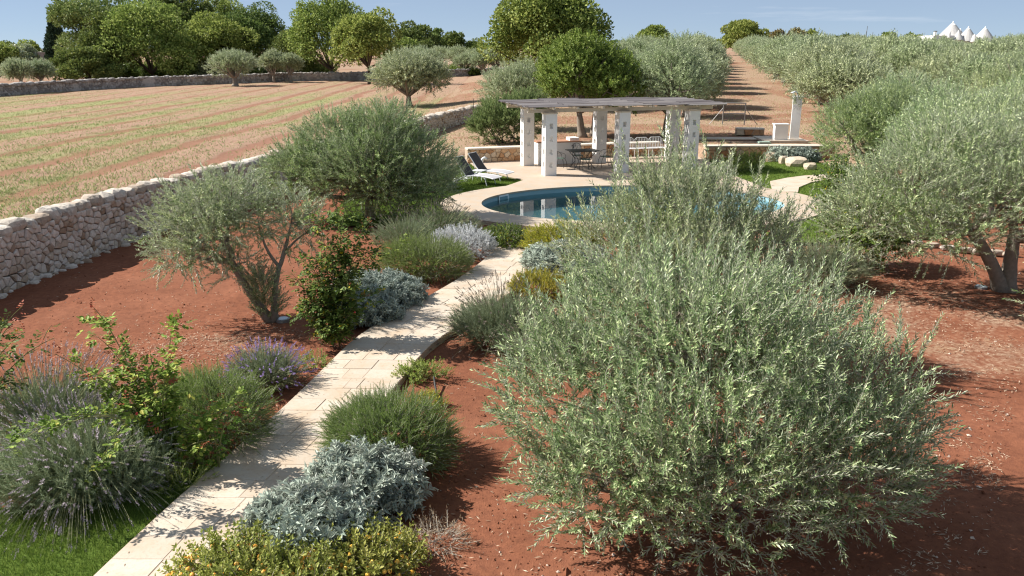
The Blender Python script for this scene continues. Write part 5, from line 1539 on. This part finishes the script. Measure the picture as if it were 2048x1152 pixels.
# ------------------------------------------------------------------ garden shrubs and flowers
def rosemary(label, u, v, rx, ry, h, seed, n=850, mat=None, name='rosemary_bush', size=(0.15, 0.30), loc=None):
    x, y = loc if loc is not None else gpt(u, v, -0.1)
    lob = [((0, 0, h * 0.42), (rx, ry, h * 0.55)), ((rx * 0.3, -ry * 0.2, h * 0.30), (rx * 0.75, ry * 0.7, h * 0.5)), ((-rx * 0.35, ry * 0.1, h * 0.35), (rx * 0.7, ry * 0.8, h * 0.5))]
    return bush(name, label, 'rosemary bush', (x, y, -0.1), lob, n, TW_ROSEM, mat or M_rosemary, size, seed, up=0.35, inner=0.66, zmin=0.06, rand=0.42, sr=0.012)
rosemary('dense green rosemary bush left of the path, in front of purple lavender', 455, 850, 0.72, 0.68, 0.86, 801, 3000, loc=(-3.95, 9.95))
rosemary('rounded rosemary bush right of the path, shading the red soil', 770, 905, 0.72, 0.66, 0.76, 802, 3300, loc=(-1.52, 9.45))
rosemary('light green rosemary bush farther along the path before the silver santolina', 828, 560, 0.95, 0.8, 0.80, 803, 3400, loc=(-1.95, 18.2))

def silver(label, loc, rx, ry, h, seed, n, tpls=TW_SAGE, mat=M_silver, size=(0.11, 0.21), name='silver_shrub', cat='silver shrub', up=0.6):
    lob = [((0, 0, h * 0.40), (rx, ry, h * 0.58)), ((rx * 0.45, -ry * 0.2, h * 0.30), (rx * 0.6, ry * 0.7, h * 0.5)), ((-rx * 0.45, ry * 0.2, h * 0.33), (rx * 0.6, ry * 0.7, h * 0.5))]
    return bush(name, label, cat, loc, lob, n, tpls, mat, size, seed, up=up, inner=0.6, zmin=0.05, rand=0.35, sr=0.012)
silver('broad leaved silver shrub touching the rosemary on the right of the path', (-1.66, 8.42, -0.1), 0.56, 0.48, 0.54, 811, 640)
silver('lower broad leaved silver shrub among the yellow lantana flowers', (-2.08, 7.55, -0.1), 0.55, 0.52, 0.50, 812, 640)
silver('blue grey shrub spilling over the left edge of the path', (-2.72, 16.1, -0.1), 0.85, 0.8, 0.50, 813, 1000, TW_SAGE, M_bluegrey, (0.12, 0.2))
silver('shaded blue grey shrub beside the tall dark rose', (-2.75, 14.95, -0.1), 0.55, 0.55, 0.48, 814, 520, TW_SAGE, M_bluegrey, (0.12, 0.2))
silver('white silver santolina mound on the bend of the path', (-1.25, 20.0, -0.1), 0.72, 0.75, 0.62, 815, 1000, TW_SANTO, M_white_leaf, (0.14, 0.24))
silver('grey green sage mound right of the path below the pool', (1.25, 18.1, -0.1), 0.92, 0.75, 0.68, 816, 1000, TW_SAGE, M_silver, (0.13, 0.2))
silver('pale succulent clump in front of the rough stone wall', (12.0, 37.2, -0.03), 0.55, 0.35, 0.45, 817, 300, TW_SAGE, M_silver, (0.15, 0.25))
silver('pale succulent clump right of the other one by the boulders', (13.0, 37.1, -0.03), 0.55, 0.35, 0.42, 818, 280, TW_SAGE, M_bluegrey, (0.15, 0.25))
silver('yellow green dwarf shrub under the sage mound on the right', (0.62, 16.4, -0.1), 0.58, 0.5, 0.46, 819, 700, TW_SANTO, M_yellowgrass, (0.14, 0.24), 'dwarf_shrub', 'shrub')
silver('yellow green feathery clump between the sage mound and the pool', (1.25, 19.9, -0.1), 0.85, 0.6, 0.66, 820, 800, TW_SANTO, M_yellowgrass, (0.2, 0.34), 'dwarf_shrub', 'shrub', 0.9)
silver('dark green flowering shrub right of the white santolina', (-0.15, 20.9, -0.1), 0.55, 0.6, 0.5, 821, 700, TW_WEED, M_rosedark, (0.13, 0.22), 'dwarf_shrub', 'shrub')
def lavender(label, loc, rx, h, seed, n_leaf, n_stalk, flower, stalk_len=(0.45, 0.8), spread=0.9, droop=0.25, spike=0.09, stem_w=0.0022, lean=(0, 0), leafmat=None):
    r = np.random.default_rng(seed)
    t = thing('lavender_bush', label, 'lavender', loc)
    lob = [((0, 0, h * 0.30), (rx * 0.8, rx * 0.75, h * 0.5)), ((rx * 0.3, 0, h * 0.25), (rx * 0.6, rx * 0.6, h * 0.4)), ((-rx * 0.3, 0, h * 0.25), (rx * 0.6, rx * 0.6, h * 0.4))]
    P, D = crown_pts(lob, n_leaf, r, 0.3, 0.9, 0.35, 0.02, 0.8, 0.3)
    V, T, M = instance(TW_LAVLEAF, P, D, r.uniform(0.18, 0.34, len(P)), r)
    link('foliage', make_mesh('foliage', V, T, [leafmat or M_lavleaf, M_lavstalk], M), t)
    sm, fl = [], []
    mb = MB(); FP, FA, FS, FL, FW_ = [], [], [], [], []
    for i in range(n_stalk):
        a = r.uniform(0, 6.283); q = math.sqrt(r.uniform(0, 1))
        b = np.array((math.cos(a) * rx * 0.35 * q, math.sin(a) * rx * 0.35 * q, h * 0.2))
        el = (1 - spread * q * r.uniform(0.7, 1.1))
        d = norm(np.array((math.cos(a) * (1 - el) + lean[0], math.sin(a) * (1 - el) + lean[1], max(0.08, el))))
        L = r.uniform(*stalk_len) * (0.6 + 0.4 * rx)
        e = b + d * L * 1.15; mid = b + d * L * 0.6 + np.array((0, 0, 0.10 * L))
        e[2] -= droop * L * (1 - d[2]) * r.uniform(0.5, 1.5); e[2] = max(e[2], 0.05)
        pts = bez(b, mid, e, 5)
        V_, T_ = tube(pts, np.linspace(stem_w * 1.3, stem_w * 0.8, 5), 3, False); mb.add(V_, T_)
        td = norm(pts[-1] - pts[-2]); sl = spike * r.uniform(0.7, 1.3)
        m = 14
        f = np.linspace(0, 1, m); ph = r.uniform(0, 6.28, m)
        ref = np.array((0, 0, 1.0)) if abs(td[2]) < 0.9 else np.array((1.0, 0, 0))
        x = norm(np.cross(td, ref)); y = np.cross(td, x)
        rad = np.cos(ph)[:, None] * x + np.sin(ph)[:, None] * y
        FP.append(pts[-1] + td * (f * sl)[:, None]); FA.append(rad * 0.8 + td * 0.8); FS.append(np.cross(rad, td)); FL.append(np.full(m, 0.022) * (1.2 - 0.6 * f)); FW_.append(np.full(m, 0.013))
    mb.build('stalk', M_lavstalk, t)
    V, T = leaves(np.concatenate(FP), np.concatenate(FA), np.concatenate(FS), np.concatenate(FL), np.concatenate(FW_), 0.3)
    link('flower_spike', make_mesh('flower_spike', V, T, flower), t)
    return t
lavender('large lavender with drooping mauve spikes beside the corner lawn', (-5.05, 8.75, -0.1), 1.1, 0.80, 901, 3400, 800, M_lavdry, (0.55, 0.95), 0.95, 0.60, 0.10, lean=(0.05, -0.25), leafmat=M_lavlight)
lavender('upright lavender behind the large one at the left edge', (-6.0, 9.9, -0.1), 0.95, 0.9, 902, 1500, 380, M_lavdry, (0.6, 0.95), 0.7, 0.2, 0.09, lean=(0.2, 0), leafmat=M_lavlight)
lavender('small lavender in purple bloom behind the green rosemary', (-3.75, 11.75, -0.1), 0.52, 0.52, 903, 750, 300, M_lavflower, (0.42, 0.66), 0.85, 0.15, 0.07)
lavender('big greyish lavender gone to seed on the right side of the path', (-0.15, 13.9, -0.1), 1.0, 0.72, 904, 2100, 420, M_lavdead, (0.5, 0.9), 0.95, 0.4, 0.07)
lavender('dark lavender with brown seed heads beside the pool coping', (-1.9, 21.9, -0.1), 1.1, 0.68, 905, 1500, 420, M_lavdead, (0.45, 0.8), 0.85, 0.2, 0.09, 0.004, lean=(0.3, 0.0))
lavender('dark lavender behind the light rosemary, against the round olive', (-2.7, 20.7, -0.1), 0.9, 0.7, 906, 900, 200, M_lavdead, (0.5, 0.9), 0.9, 0.3, 0.08, 0.004)
lavender('wide grey lavender left of the dark leafy rose bush at right', (6.75, 17.4, -0.1), 1.15, 0.95, 907, 1900, 260, M_lavdead, (0.5, 0.85), 0.85, 0.2, 0.07, 0.003)
lavender('spent lavender low on the red soil beside the nearest olive', (0.45, 13.0, -0.1), 0.75, 0.45, 908, 700, 260, M_lavdead, (0.4, 0.7), 0.95, 0.4, 0.06, 0.0025)

# lantana
def lantana(label, loc, rx, ry, h, seed, n, nf):
    lob = [((0, 0, h * 0.4), (rx, ry, h * 0.55)), ((rx * 0.4, ry * 0.1, h * 0.35), (rx * 0.6, ry * 0.7, h * 0.5))]
    t = bush('lantana_bush', label, 'lantana', loc, lob, n, TW_WEED, M_lantleaf, (0.11, 0.24), seed, up=1.0, inner=0.35, zmin=0.03)
    r = np.random.default_rng(seed + 50)
    P, D = crown_pts(lob, nf, r, 0.96, 0.8, 0.3, 0.05, 1.0, 0.2)
    P = P + D * 0.06
    # a flower head: small dome of florets
    FP, FA, FS = [], [], []
    for i in range(len(P)):
        d = sphere_pts(r, 16); d = norm(d + D[i] * 0.9)
        FP.append(P[i] + d * 0.020); FA.append(np.cross(d, r.normal(size=(16, 3)))); FS.append(np.cross(FA[-1], d))
    FP, FA, FS = map(np.concatenate, (FP, FA, FS))
    FP = FP - norm(FA) * 0.012
    V, T = leaves(FP, FA, FS, 0.024, 0.022, 0.05)
    link('flower_head', make_mesh('flower_head', V, T, M_lantflower), t)
    return t
lantana('yellow lantana in flower along the bottom edge beside the path', (-2.42, 6.80, -0.1), 0.80, 0.55, 0.36, 921, 1000, 300)
lantana('looser lantana in flower below the silver shrub, toward the soil', (-1.45, 7.1, -0.1), 0.50, 0.4, 0.32, 922, 380, 90)
bush('creeping_plant', 'low creeping green plant on soil beside the path edge', 'ground plant', tuple(gpt(850, 755, -0.1)) + (-0.1,), [((0, 0, 0.06), (0.38, 0.22, 0.14)), ((-0.2, -0.1, 0.05), (0.25, 0.2, 0.12))], 200, TW_WEED, M_weed, (0.09, 0.16), 931, up=0.8, sr=0.004)
bush('creeping_plant', 'yellowish creeping plant at the end of the black hose', 'ground plant', tuple(gpt(862, 815, -0.1)) + (-0.1,), [((0, 0, 0.05), (0.20, 0.16, 0.12))], 100, TW_WEED, M_yellowgrass, (0.08, 0.14), 932, up=0.8, sr=0.004)
bush('creeping_plant', 'small weeds on the left path edge beside purple lavender', 'ground plant', tuple(gpt(628, 735, -0.1)) + (-0.1,), [((0, 0, 0.05), (0.25, 0.2, 0.12))], 70, TW_WEED, M_weed, (0.08, 0.16), 933, up=0.8, sr=0.004)
bush('creeping_plant', 'light green grassy weed at the foot of the dry stone wall', 'ground plant', tuple(gpt(352, 500, -0.1)) + (-0.1,), [((0, 0, 0.08), (0.32, 0.25, 0.16))], 160, TW_LAVLEAF, M_weed, (0.12, 0.25), 934, up=1.2, sr=0.004)
bush('creeping_plant', 'grassy weeds between big lavender and the path', 'ground plant', (-4.0, 8.75, -0.1), [((0, 0, 0.08), (0.35, 0.3, 0.2)), ((-0.1, 0.5, 0.08), (0.3, 0.35, 0.22))], 260, TW_LAVLEAF, M_weed, (0.14, 0.28), 935, up=1.3, sr=0.004)
bush('young_shrub', 'young yellow green shrub in the shaded grass by the rough wall', 'shrub', (9.1, 34.0, -0.05), [((0, 0, 0.28), (0.42, 0.35, 0.28)), ((0.9, 0.6, 0.3), (0.42, 0.35, 0.28))], 240, TW_WEED, M_weed, (0.18, 0.3), 936, up=0.8)
bush('dead_brush', 'heap of dry dead twigs on red soil below the nearest olive', 'dead brush', tuple(gpt(870, 1085, -0.1)) + (-0.1,), [((0, 0, 0.03), (0.34, 0.26, 0.10))], 170, [twig_tpl(600, 5, 2, 0.3, 0.03, 0.7, 0.2, 0.1, stem=0.02)], M_litter, (0.10, 0.2), 937, up=0.25, rand=0.9, stemmat=M_twigdead, sr=0.005)

# roses: canes carrying compound leaves
LEAFLET = None
def rose(label, loc, canes, seed, mat=M_roseleaf, leafd=0.05, leafL=0.052, red=0.85, name='rose_bush', hips=0, side=0.5, dens=1.0):
    """canes: list of (start, mid, end) in local coordinates"""
    r = np.random.default_rng(seed)
    t = thing(name, label, 'rose bush', loc)
    mb = MB(); P, A, S, L, W, K = [], [], [], [], [], []
    allc = []
    for (a, b, c) in canes:
        allc.append((bez(a, b, c, 12), 0.010))
        pts = allc[-1][0]
        for s in range(int(len(pts) * side)):
            k = r.integers(3, 11); d = norm(r.normal(size=3) * (1, 1, 0.5) + (0, 0, 0.6))
            l = r.uniform(0.15, 0.38)
            allc.append((bez(pts[k], pts[k] + d * l * 0.5 + (0, 0, 0.04), pts[k] + d * l + (0, 0, -0.02), 7), 0.005))
    tips = []
    for pts, w in allc:
        mb.tube(pts, np.linspace(w, w * 0.4, len(pts)), 5, 0, False)
        seg = np.linalg.norm(np.diff(pts, axis=0), axis=1); d = np.r_[0, np.cumsum(seg)]
        x = 0.10 * d[-1]
        while x < d[-1]:
            p = np.array([np.interp(x, d, pts[:, j]) for j in range(3)])
            tg = norm(np.array([np.interp(min(x + 0.03, d[-1]), d, pts[:, j]) for j in range(3)]) - np.array([np.interp(max(x - 0.03, 0), d, pts[:, j]) for j in range(3)]))
            rad = r.normal(size=3); rad = norm(rad - tg * np.dot(rad, tg))
            ax = norm(rad + tg * 0.5 + (0, 0, 0.15)); pl = leafL * 2.0
            up = norm(np.array((0, 0, 1.0)) + r.normal(0, 0.3, 3)); sd = norm(np.cross(ax, up))
            isred = x / d[-1] > red and w > 0.007
            nl = 5 if not isred else 5
            for q, (f, s) in enumerate([(0.45, 1), (0.45, -1), (0.75, 1), (0.75, -1), (1.0, 0)]):
                P.append(p + ax * pl * f + (0, 0, -0.02 * f)); A.append(ax * (0.5 if s else 1) + sd * s * 0.9 + (0, 0, -0.25)); S.append(np.cross(A[-1], up) + r.normal(0, 0.15, 3)); ll = leafL * r.uniform(0.75, 1.15) * (0.65 if isred else 1)
                L.append(ll); W.append(ll * 0.66); K.append(1 if isred else 0)
            x += leafd * r.uniform(0.6, 1.4) / dens
        tips.append(pts[-1])
    mb.build('cane', M_cane, t)
    P, A, S, L, W, K = map(np.array, (P, A, S, L, W, K))
    # oval leaflets: six points
    A = norm(A); S = norm(S - A * np.sum(S * A, 1, keepdims=True)); Nn = np.cross(S, A)
    n = len(P); Lc, Wc = L[:, None], W[:, None]
    V = np.stack([P, P + A * Lc * 0.28 + S * Wc * 0.46 + Nn * Wc * 0.13, P + A * Lc * 0.68 + S * Wc * 0.42 + Nn * Wc * 0.12, P + A * Lc, P + A * Lc * 0.68 - S * Wc * 0.42 + Nn * Wc * 0.12, P + A * Lc * 0.28 - S * Wc * 0.46 + Nn * Wc * 0.13], 1).reshape(-1, 3)
    b = np.arange(n) * 6
    T = np.concatenate([np.stack([b, b + 1, b + 2], 1), np.stack([b, b + 2, b + 3], 1), np.stack([b, b + 3, b + 4], 1), np.stack([b, b + 4, b + 5], 1)])
    link('foliage', make_mesh('foliage', V, T, [mat, M_rosered], np.tile(K, 4)), t)
    for i in range(hips):
        V, T = rock(r, (0.028, 0.028, 0.034)); o = link('rose_hip', make_mesh('rose_hip', V, T, M_rosehip, None, True), t)
        o.location = Vector(tips[int(r.integers(0, len(tips)))] + r.normal(0, 0.01, 3))
    return t
def to_local(base, *pts):
    return [tuple(np.asarray(p) - np.array(base)) for p in pts]
b1 = np.array((-4.25, 9.15, -0.1))
def cane_to(base, u, v, Y, lift=0.5, off=(0, 0, 0)):
    e = at(u, v, Y) - base
    s = np.array((np.sign(e[0]) * 0.05, 0.0, 0.0))
    return (s, np.array((e[0] * 0.35, e[1] * 0.5, e[2] * 0.75)) + off, e)
cs = [cane_to(b1, 185, 612, 9.3), cane_to(b1, 352, 632, 9.2), cane_to(b1, 110, 708, 9.2), cane_to(b1, 262, 735, 9.0), cane_to(b1, 300, 700, 9.1), cane_to(b1, 215, 690, 9.3), cane_to(b1, 330, 760, 8.9), cane_to(b1, 250, 800, 8.8), cane_to(b1, 470, 812, 8.9), cane_to(b1, 420, 880, 8.7), cane_to(b1, 300, 860, 8.8), cane_to(b1, 345, 700, 9.0), cane_to(b1, 180, 740, 9.0)]
rose('bright yellow green rose bush with long upright shoots left of the path', b1, cs, 951, M_roseleaf, 0.052, 0.064, 0.9, hips=3, side=0.4, dens=1.5)
b2 = np.array((-3.05, 13.55, -0.1))
cs = [cane_to(b2, 690, 418, 13.7), cane_to(b2, 640, 440, 13.6), cane_to(b2, 740, 440, 13.8), cane_to(b2, 610, 510, 13.5), cane_to(b2, 720, 500, 13.6), cane_to(b2, 660, 480, 13.4), cane_to(b2, 770, 490, 13.9), cane_to(b2, 585, 560, 13.6), cane_to(b2, 700, 560, 13.3), cane_to(b2, 640, 560, 13.3), cane_to(b2, 730, 590, 13.4), cane_to(b2, 600, 620, 13.4), cane_to(b2, 690, 640, 13.2), cane_to(b2, 650, 640, 13.3), cane_to(b2, 625, 590, 13.5)]
rose('tall dark green rose bush by the path, right of the leaning olive', b2, cs, 952, M_rosedark, 0.042, 0.066, 0.93, hips=2, side=1.2)
b3 = np.array((-6.9, 9.6, -0.1))
cs = [cane_to(b3, 45, 612, 9.4), cane_to(b3, 108, 676, 9.2), cane_to(b3, 30, 640, 9.6), cane_to(b3, 50, 664, 9.1), cane_to(b3, -40, 620, 9.5), cane_to(b3, -60, 660, 9.3)]
rose('dark rose branches reaching in from the left edge above red soil', b3, cs, 953, M_rosedark, 0.055, 0.055, 0.9, side=0.3)
b4 = np.array((-5.2, 7.9, -0.1))
_q = at(250, 842, 8.2) - b4
cs = [(_q, at(140, 806, 8.0) - b4 + (0, 0, 0.05), at(25, 897, 7.7) - b4), ((0.35, 0.35, 0.0), (0.5, 0.3, 0.4), _q), (_q, at(200, 815, 8.0) - b4, at(95, 862, 7.8) - b4)]
rose('drooping rose branch with light green leaves over the big lavender', b4, cs, 954, M_roseleaf, 0.034, 0.058, 0.97, side=0.12)
b5 = np.array((-2.45, 18.0, -0.1))
rose('sprig of young rose with light leaves beside the light rosemary', b5, [((0, 0, 0), (-0.1, 0, 0.5), (0.05, 0, 0.85)), ((0, 0, 0), (-0.2, 0, 0.3), (-0.3, 0, 0.6))], 955, M_roseleaf, 0.06, 0.055, 0.95)
b6 = np.array((-3.35, 9.05, -0.1))
cs = [cane_to(b6, 470, 790, 9.0), cane_to(b6, 440, 830, 8.9), cane_to(b6, 500, 840, 8.9), cane_to(b6, 395, 900, 8.9)]
rose('sparse rose with coppery young leaves growing through the green rosemary', b6 + (-0.25, 0, 0), cs, 956, M_roseleaf, 0.07, 0.052, 0.72, side=0.3)

# ------------------------------------------------------------------ pebbles, litter on the soil (uncountable)
def soil_mask(X, Y):
    return (X > wall_x(Y) + 0.1) & (ell_r(X, Y, 1.25) > 1.0) & path_dist_ok(X, Y) & ~in_poly(X, Y, LAWN1) & ~in_poly(X, Y, LAWN2) & ~in_poly(X, Y, LAWN3) & ~in_poly(X, Y, DECK)
def soil_pts(n, y0, y1, power=1.0):
    Y = y0 * (y1 / y0) ** r_.uniform(0, 1, n); X = r_.uniform(-0.66, 0.66, n) * Y
    k = soil_mask(X, Y)
    return X[k], Y[k]
oct_V = np.array([(1, 0, 0), (-1, 0, 0), (0, 1, 0), (0, -1, 0), (0, 0, .8), (0, 0, -.8)]) * 0.5
oct_T = np.array([(0, 2, 4), (2, 1, 4), (1, 3, 4), (3, 0, 4), (2, 0, 5), (1, 2, 5), (3, 1, 5), (0, 3, 5)])
def scatter_rocks(name, mat, X, Y, size, seed):
    r = np.random.default_rng(seed); n = len(X)
    s = size * np.exp(r.normal(0, 0.5, n))
    a = r.uniform(0, 6.28, n)
    v = oct_V[None] * (s[:, None, None] * r.uniform(0.6, 1.3, (n, 1, 3))) + r.normal(0, 0.12, (n, 6, 3)) * s[:, None, None]
    x = v[:, :, 0] * np.cos(a)[:, None] - v[:, :, 1] * np.sin(a)[:, None]; y = v[:, :, 0] * np.sin(a)[:, None] + v[:, :, 1] * np.cos(a)[:, None]
    Z = gz_rough(X, Y)
    V = np.stack([x + X[:, None], y + Y[:, None], v[:, :, 2] + Z[:, None] + s[:, None] * 0.12], -1).reshape(-1, 3)
    T = (oct_T[None] + (np.arange(n) * 6)[:, None, None]).reshape(-1, 3)
    o = link(name, make_mesh(name, V, T, mat)); o['kind'] = 'stuff'
M_pebble = plain_mat('pale_pebble', (0.50, 0.40, 0.32), 0.9, 0.2, 0, 0.25, 15)
M_clod = plain_mat('soil_clod', (0.19, 0.075, 0.042), 1.0, 0.05, 0, 0.3, 12)
X, Y = soil_pts(5200, 6.2, 34); k = r_.uniform(0, 1, len(X)) < 0.35 + 0.65 * ss(X, 2, 6); scatter_rocks('pebbles', M_pebble, X[k], Y[k], 0.016, 1)
X, Y = soil_pts(16000, 6.2, 30); scatter_rocks('soil_clods', M_clod, X, Y, 0.016, 2)
def litter(name, X, Y, mat, seed, L=(0.03, 0.06), W=0.008):
    r = np.random.default_rng(seed); n = len(X)
    a = r.uniform(0, 6.28, n)
    A = np.stack([np.cos(a), np.sin(a), r.normal(0, 0.25, n)], 1); S = np.stack([-np.sin(a), np.cos(a), r.normal(0, 0.4, n)], 1)
    Z = gz_rough(X, Y) + r.uniform(0.006, 0.02, n)
    V, T = leaves(np.stack([X, Y, Z], 1), A, S, r.uniform(*L, n), W, 0.15)
    o = link(name, make_mesh(name, V, T, mat)); o['kind'] = 'stuff'
X, Y = soil_pts(260000, 6.3, 32)
pr = straw_mask(X, Y) * 1.0 * ss(fbm(X * 1.3, Y * 1.3, 70), 0.36, 0.56) + 0.02 + 0.55 * ss(fbm(X * 2.6, Y * 2.6, 71), 0.60, 0.70) * ss(X, 0, 3) + 0.65 * np.exp(-((X + 5.3) ** 2 / 3.2 + (Y - 13.2) ** 2 / 2.2)) * ss(fbm(X * 3.0, Y * 3.0, 74), 0.42, 0.6) + 0.10 * ss(X, 2.5, 5) * ss(fbm(X * 3.4, Y * 3.4, 73), 0.5, 0.62)
k = r_.uniform(0, 1, len(X)) < pr
k &= r_.uniform(0, 1, len(X)) < 1 - 0.5 * ss(X, 1, 5)
litter('leaf_litter', X[k], Y[k], M_litter, 3, (0.04, 0.085), 0.011)
# bits fallen on the path
n = 1500
Y = r_.uniform(6, 22, n); X = r_.uniform(-4.3, 1.5, n)
k = ~path_dist_ok(X, Y)
_X, _Y = X[k], Y[k]
_r = np.random.default_rng(66); a = _r.uniform(0, 6.28, len(_X))
V, T = leaves(np.stack([_X, _Y, np.full(len(_X), 0.010)], 1), np.stack([np.cos(a), np.sin(a), 0 * a + 0.05], 1), np.stack([-np.sin(a), np.cos(a), _r.normal(0, 0.3, len(a))], 1), _r.uniform(0.02, 0.055, len(a)), 0.010, 0.2)
o = link('fallen_leaves', make_mesh('fallen_leaves', V, T, M_litter)); o['kind'] = 'stuff'
# dry grass of the grove floor
n = 60000
Y = 36 * (130 / 36.0) ** r_.uniform(0, 1, n); X = r_.uniform(-0.12, 0.5, n) * Y
k = (Y > back_line(X) + 0.6) & (r_.uniform(0, 1, n) < straw_mask(X, Y) * 0.8) & (X > np.where(Y < 56, wall_x(np.minimum(Y, 54.5)) + 0.5, -6)) & ~((np.abs(X - 12.6) < 2.2) & (np.abs(Y - 41) < 2.0))
X, Y = X[k], Y[k]
scatter_blades('dry_grass', M_fieldgrass, X, Y, ground_z(X, Y) - 0.01, 0.05, 0.14, 0.03, 1.4)

# ------------------------------------------------------------------ buildings and masts on the skyline
def trullo_house():
    Yh = 120.0
    def w(u, v): return at(u, v, Yh)
    b = w(1930, 96)
    t = thing('trullo_house', 'white house with grey stone cone roofs above the grove at right', 'house', (b[0], Yh, gz(b[0], Yh)))
    base = np.array(t.location)
    z0 = 0.0
    def boxpx(u0, u1, v0, depth, dy, name='wall'):
        a, c = w(u0, v0) - base, w(u1, v0) - base
        h = a[2]
        MB().box(((a[0] + c[0]) / 2, dy + depth / 2, h / 2), (c[0] - a[0], depth, h)).build(name, M_white, t)
    boxpx(1867, 1926, 71, 4.5, 0.0)
    boxpx(1926, 1992, 79, 4.0, -0.2)
    boxpx(1960, 1985, 69, 3.0, 2.2)
    for (u, vt, vb, r, dy) in [(1923, 43, 80, 2.0, 2.2), (1942, 54, 82, 1.35, 0.6), (1956, 58, 80, 1.0, 2.8), (1979, 54, 82, 1.45, 1.0), (1919, 62, 80, 0.8, 0.2), (1946, 69, 84, 0.75, -0.4), (1948, 57, 80, 0.8, 3.6)]:
        top = w(u, vt) - base; bot = w(u, vb) - base
        mb = MB(); hh = top[2] - bot[2]
        f = np.array((0.0, 0.12, 0.3, 0.5, 0.7, 0.86))
        pts = np.stack([np.full(6, top[0]), np.full(6, dy), bot[2] + f * hh], 1)
        mb.tube(pts, r * (1 - f ** 1.12) + 0.05, 20); cone = mb.build('cone_roof', M_trullo, t, False)
        mb = MB(); pts = np.stack([np.full(5, top[0]), np.full(5, dy), bot[2] + np.array((0.84, 0.90, 0.955, 0.97, 1.05)) * hh], 1)
        mb.tube(pts, [r * 0.20 + 0.03, r * 0.11 + 0.03, 0.06, 0.12, 0.05], 10); mb.build('pinnacle', M_white, cone)
    a = w(1878, 63) - base; bz = w(1878, 71) - base
    MB().box((a[0], 1.0, (a[2] + bz[2]) / 2), (0.30, 0.30, a[2] - bz[2])).build('chimney', M_white, t)
    MB().box((a[0], 1.0, a[2] + 0.05), (0.36, 0.36, 0.10)).build('chimney_cap', M_iron, t)
    a = w(1899, 62) - base
    mb = MB(); mb.tube([(a[0], -0.05, a[2] - 0.9), (a[0], -0.05, a[2] - 0.3), (a[0], -0.05, a[2])], [0.22, 0.18, 0.05], 8); mb.build('finial', M_white, t)
trullo_house()
b = at(92, 116, 175)
ph = thing('pink_house', 'small flat roofed pink house behind olives at far left', 'house', (b[0], 175, 0.2), 0.25)
MB().box((0, 2, 1.6), (4.2, 4, 3.6)).build('wall', M_pink, ph); MB().box((0, 2, 3.48), (4.4, 4.2, 0.16)).build('roof', M_capslab, ph)
for i, (u, v0, lb) in enumerate([(1734, 52, 'thin bare mast standing on the skyline above the grove'), (1745, 64, 'shorter thin pole right of the bare mast')]):
    p = at(u, v0, 165.0)
    t = thing('mast', lb, 'mast', (p[0], 165, gz(p[0], 165)))
    mb = MB(); mb.tube([(0, 0, 0), (0.1, 0, p[2] - t.location.z)], [0.10, 0.05], 5); mb.build('pole', M_zinc, t)
    if i == 0:
        mb = MB(); mb.tube([(0.1, 0, (p[2] - t.location.z) * 0.92), (-0.9, 0, (p[2] - t.location.z) * 0.2)], 0.03, 4); mb.build('stay', M_zinc, t)
wt = at(1382, 84, 420.0)
vl = thing('white_village_house', 'row of tiny white houses on the horizon above the corridor', 'house', (wt[0], 420, 2))
MB().box((0, 0, 2.5), (9, 6, 6.2)).build('wall', M_white, vl); MB().box((-7, 1, 2.0), (6, 5, 5.6)).build('annex', M_white, vl)
# rubble of the ruined wall near the crooked olive, and the wall closing the corridor
for i, (u0, u1, v, lb) in enumerate([(742, 800, 152, 'tumbled grey stone wall below the far oak with dark trunks'), (940, 1030, 150, 'ruined stone wall around the pale crooked olive'), (1405, 1440, 134, 'low grey stone wall closing the far end of the grove corridor')]):
    zz_ = 1.7 if i == 2 else 0.0
    p = np.array(gpt(u0, v, zz_)); q = np.array(gpt(u1, v, zz_))
    t = thing('stone_wall_ruin', lb, 'stone wall', (p[0], p[1], zz_ - 0.1))
    r = np.random.default_rng(990 + i); mb = MB()
    for k in range(110):
        f = r.uniform(0, 1); c = p + (q - p) * f
        V, T = rock(r, np.array((1.2, 0.9, 0.8)) * r.uniform(0.3, 0.75)); mb.add(V + (c[0] - p[0], c[1] - p[1] + r.normal(0, 0.3), r.uniform(0, 1.2) ** 1.2), T)
    o = mb.build('rubble', M_farstone, t); o['kind'] = 'stuff'
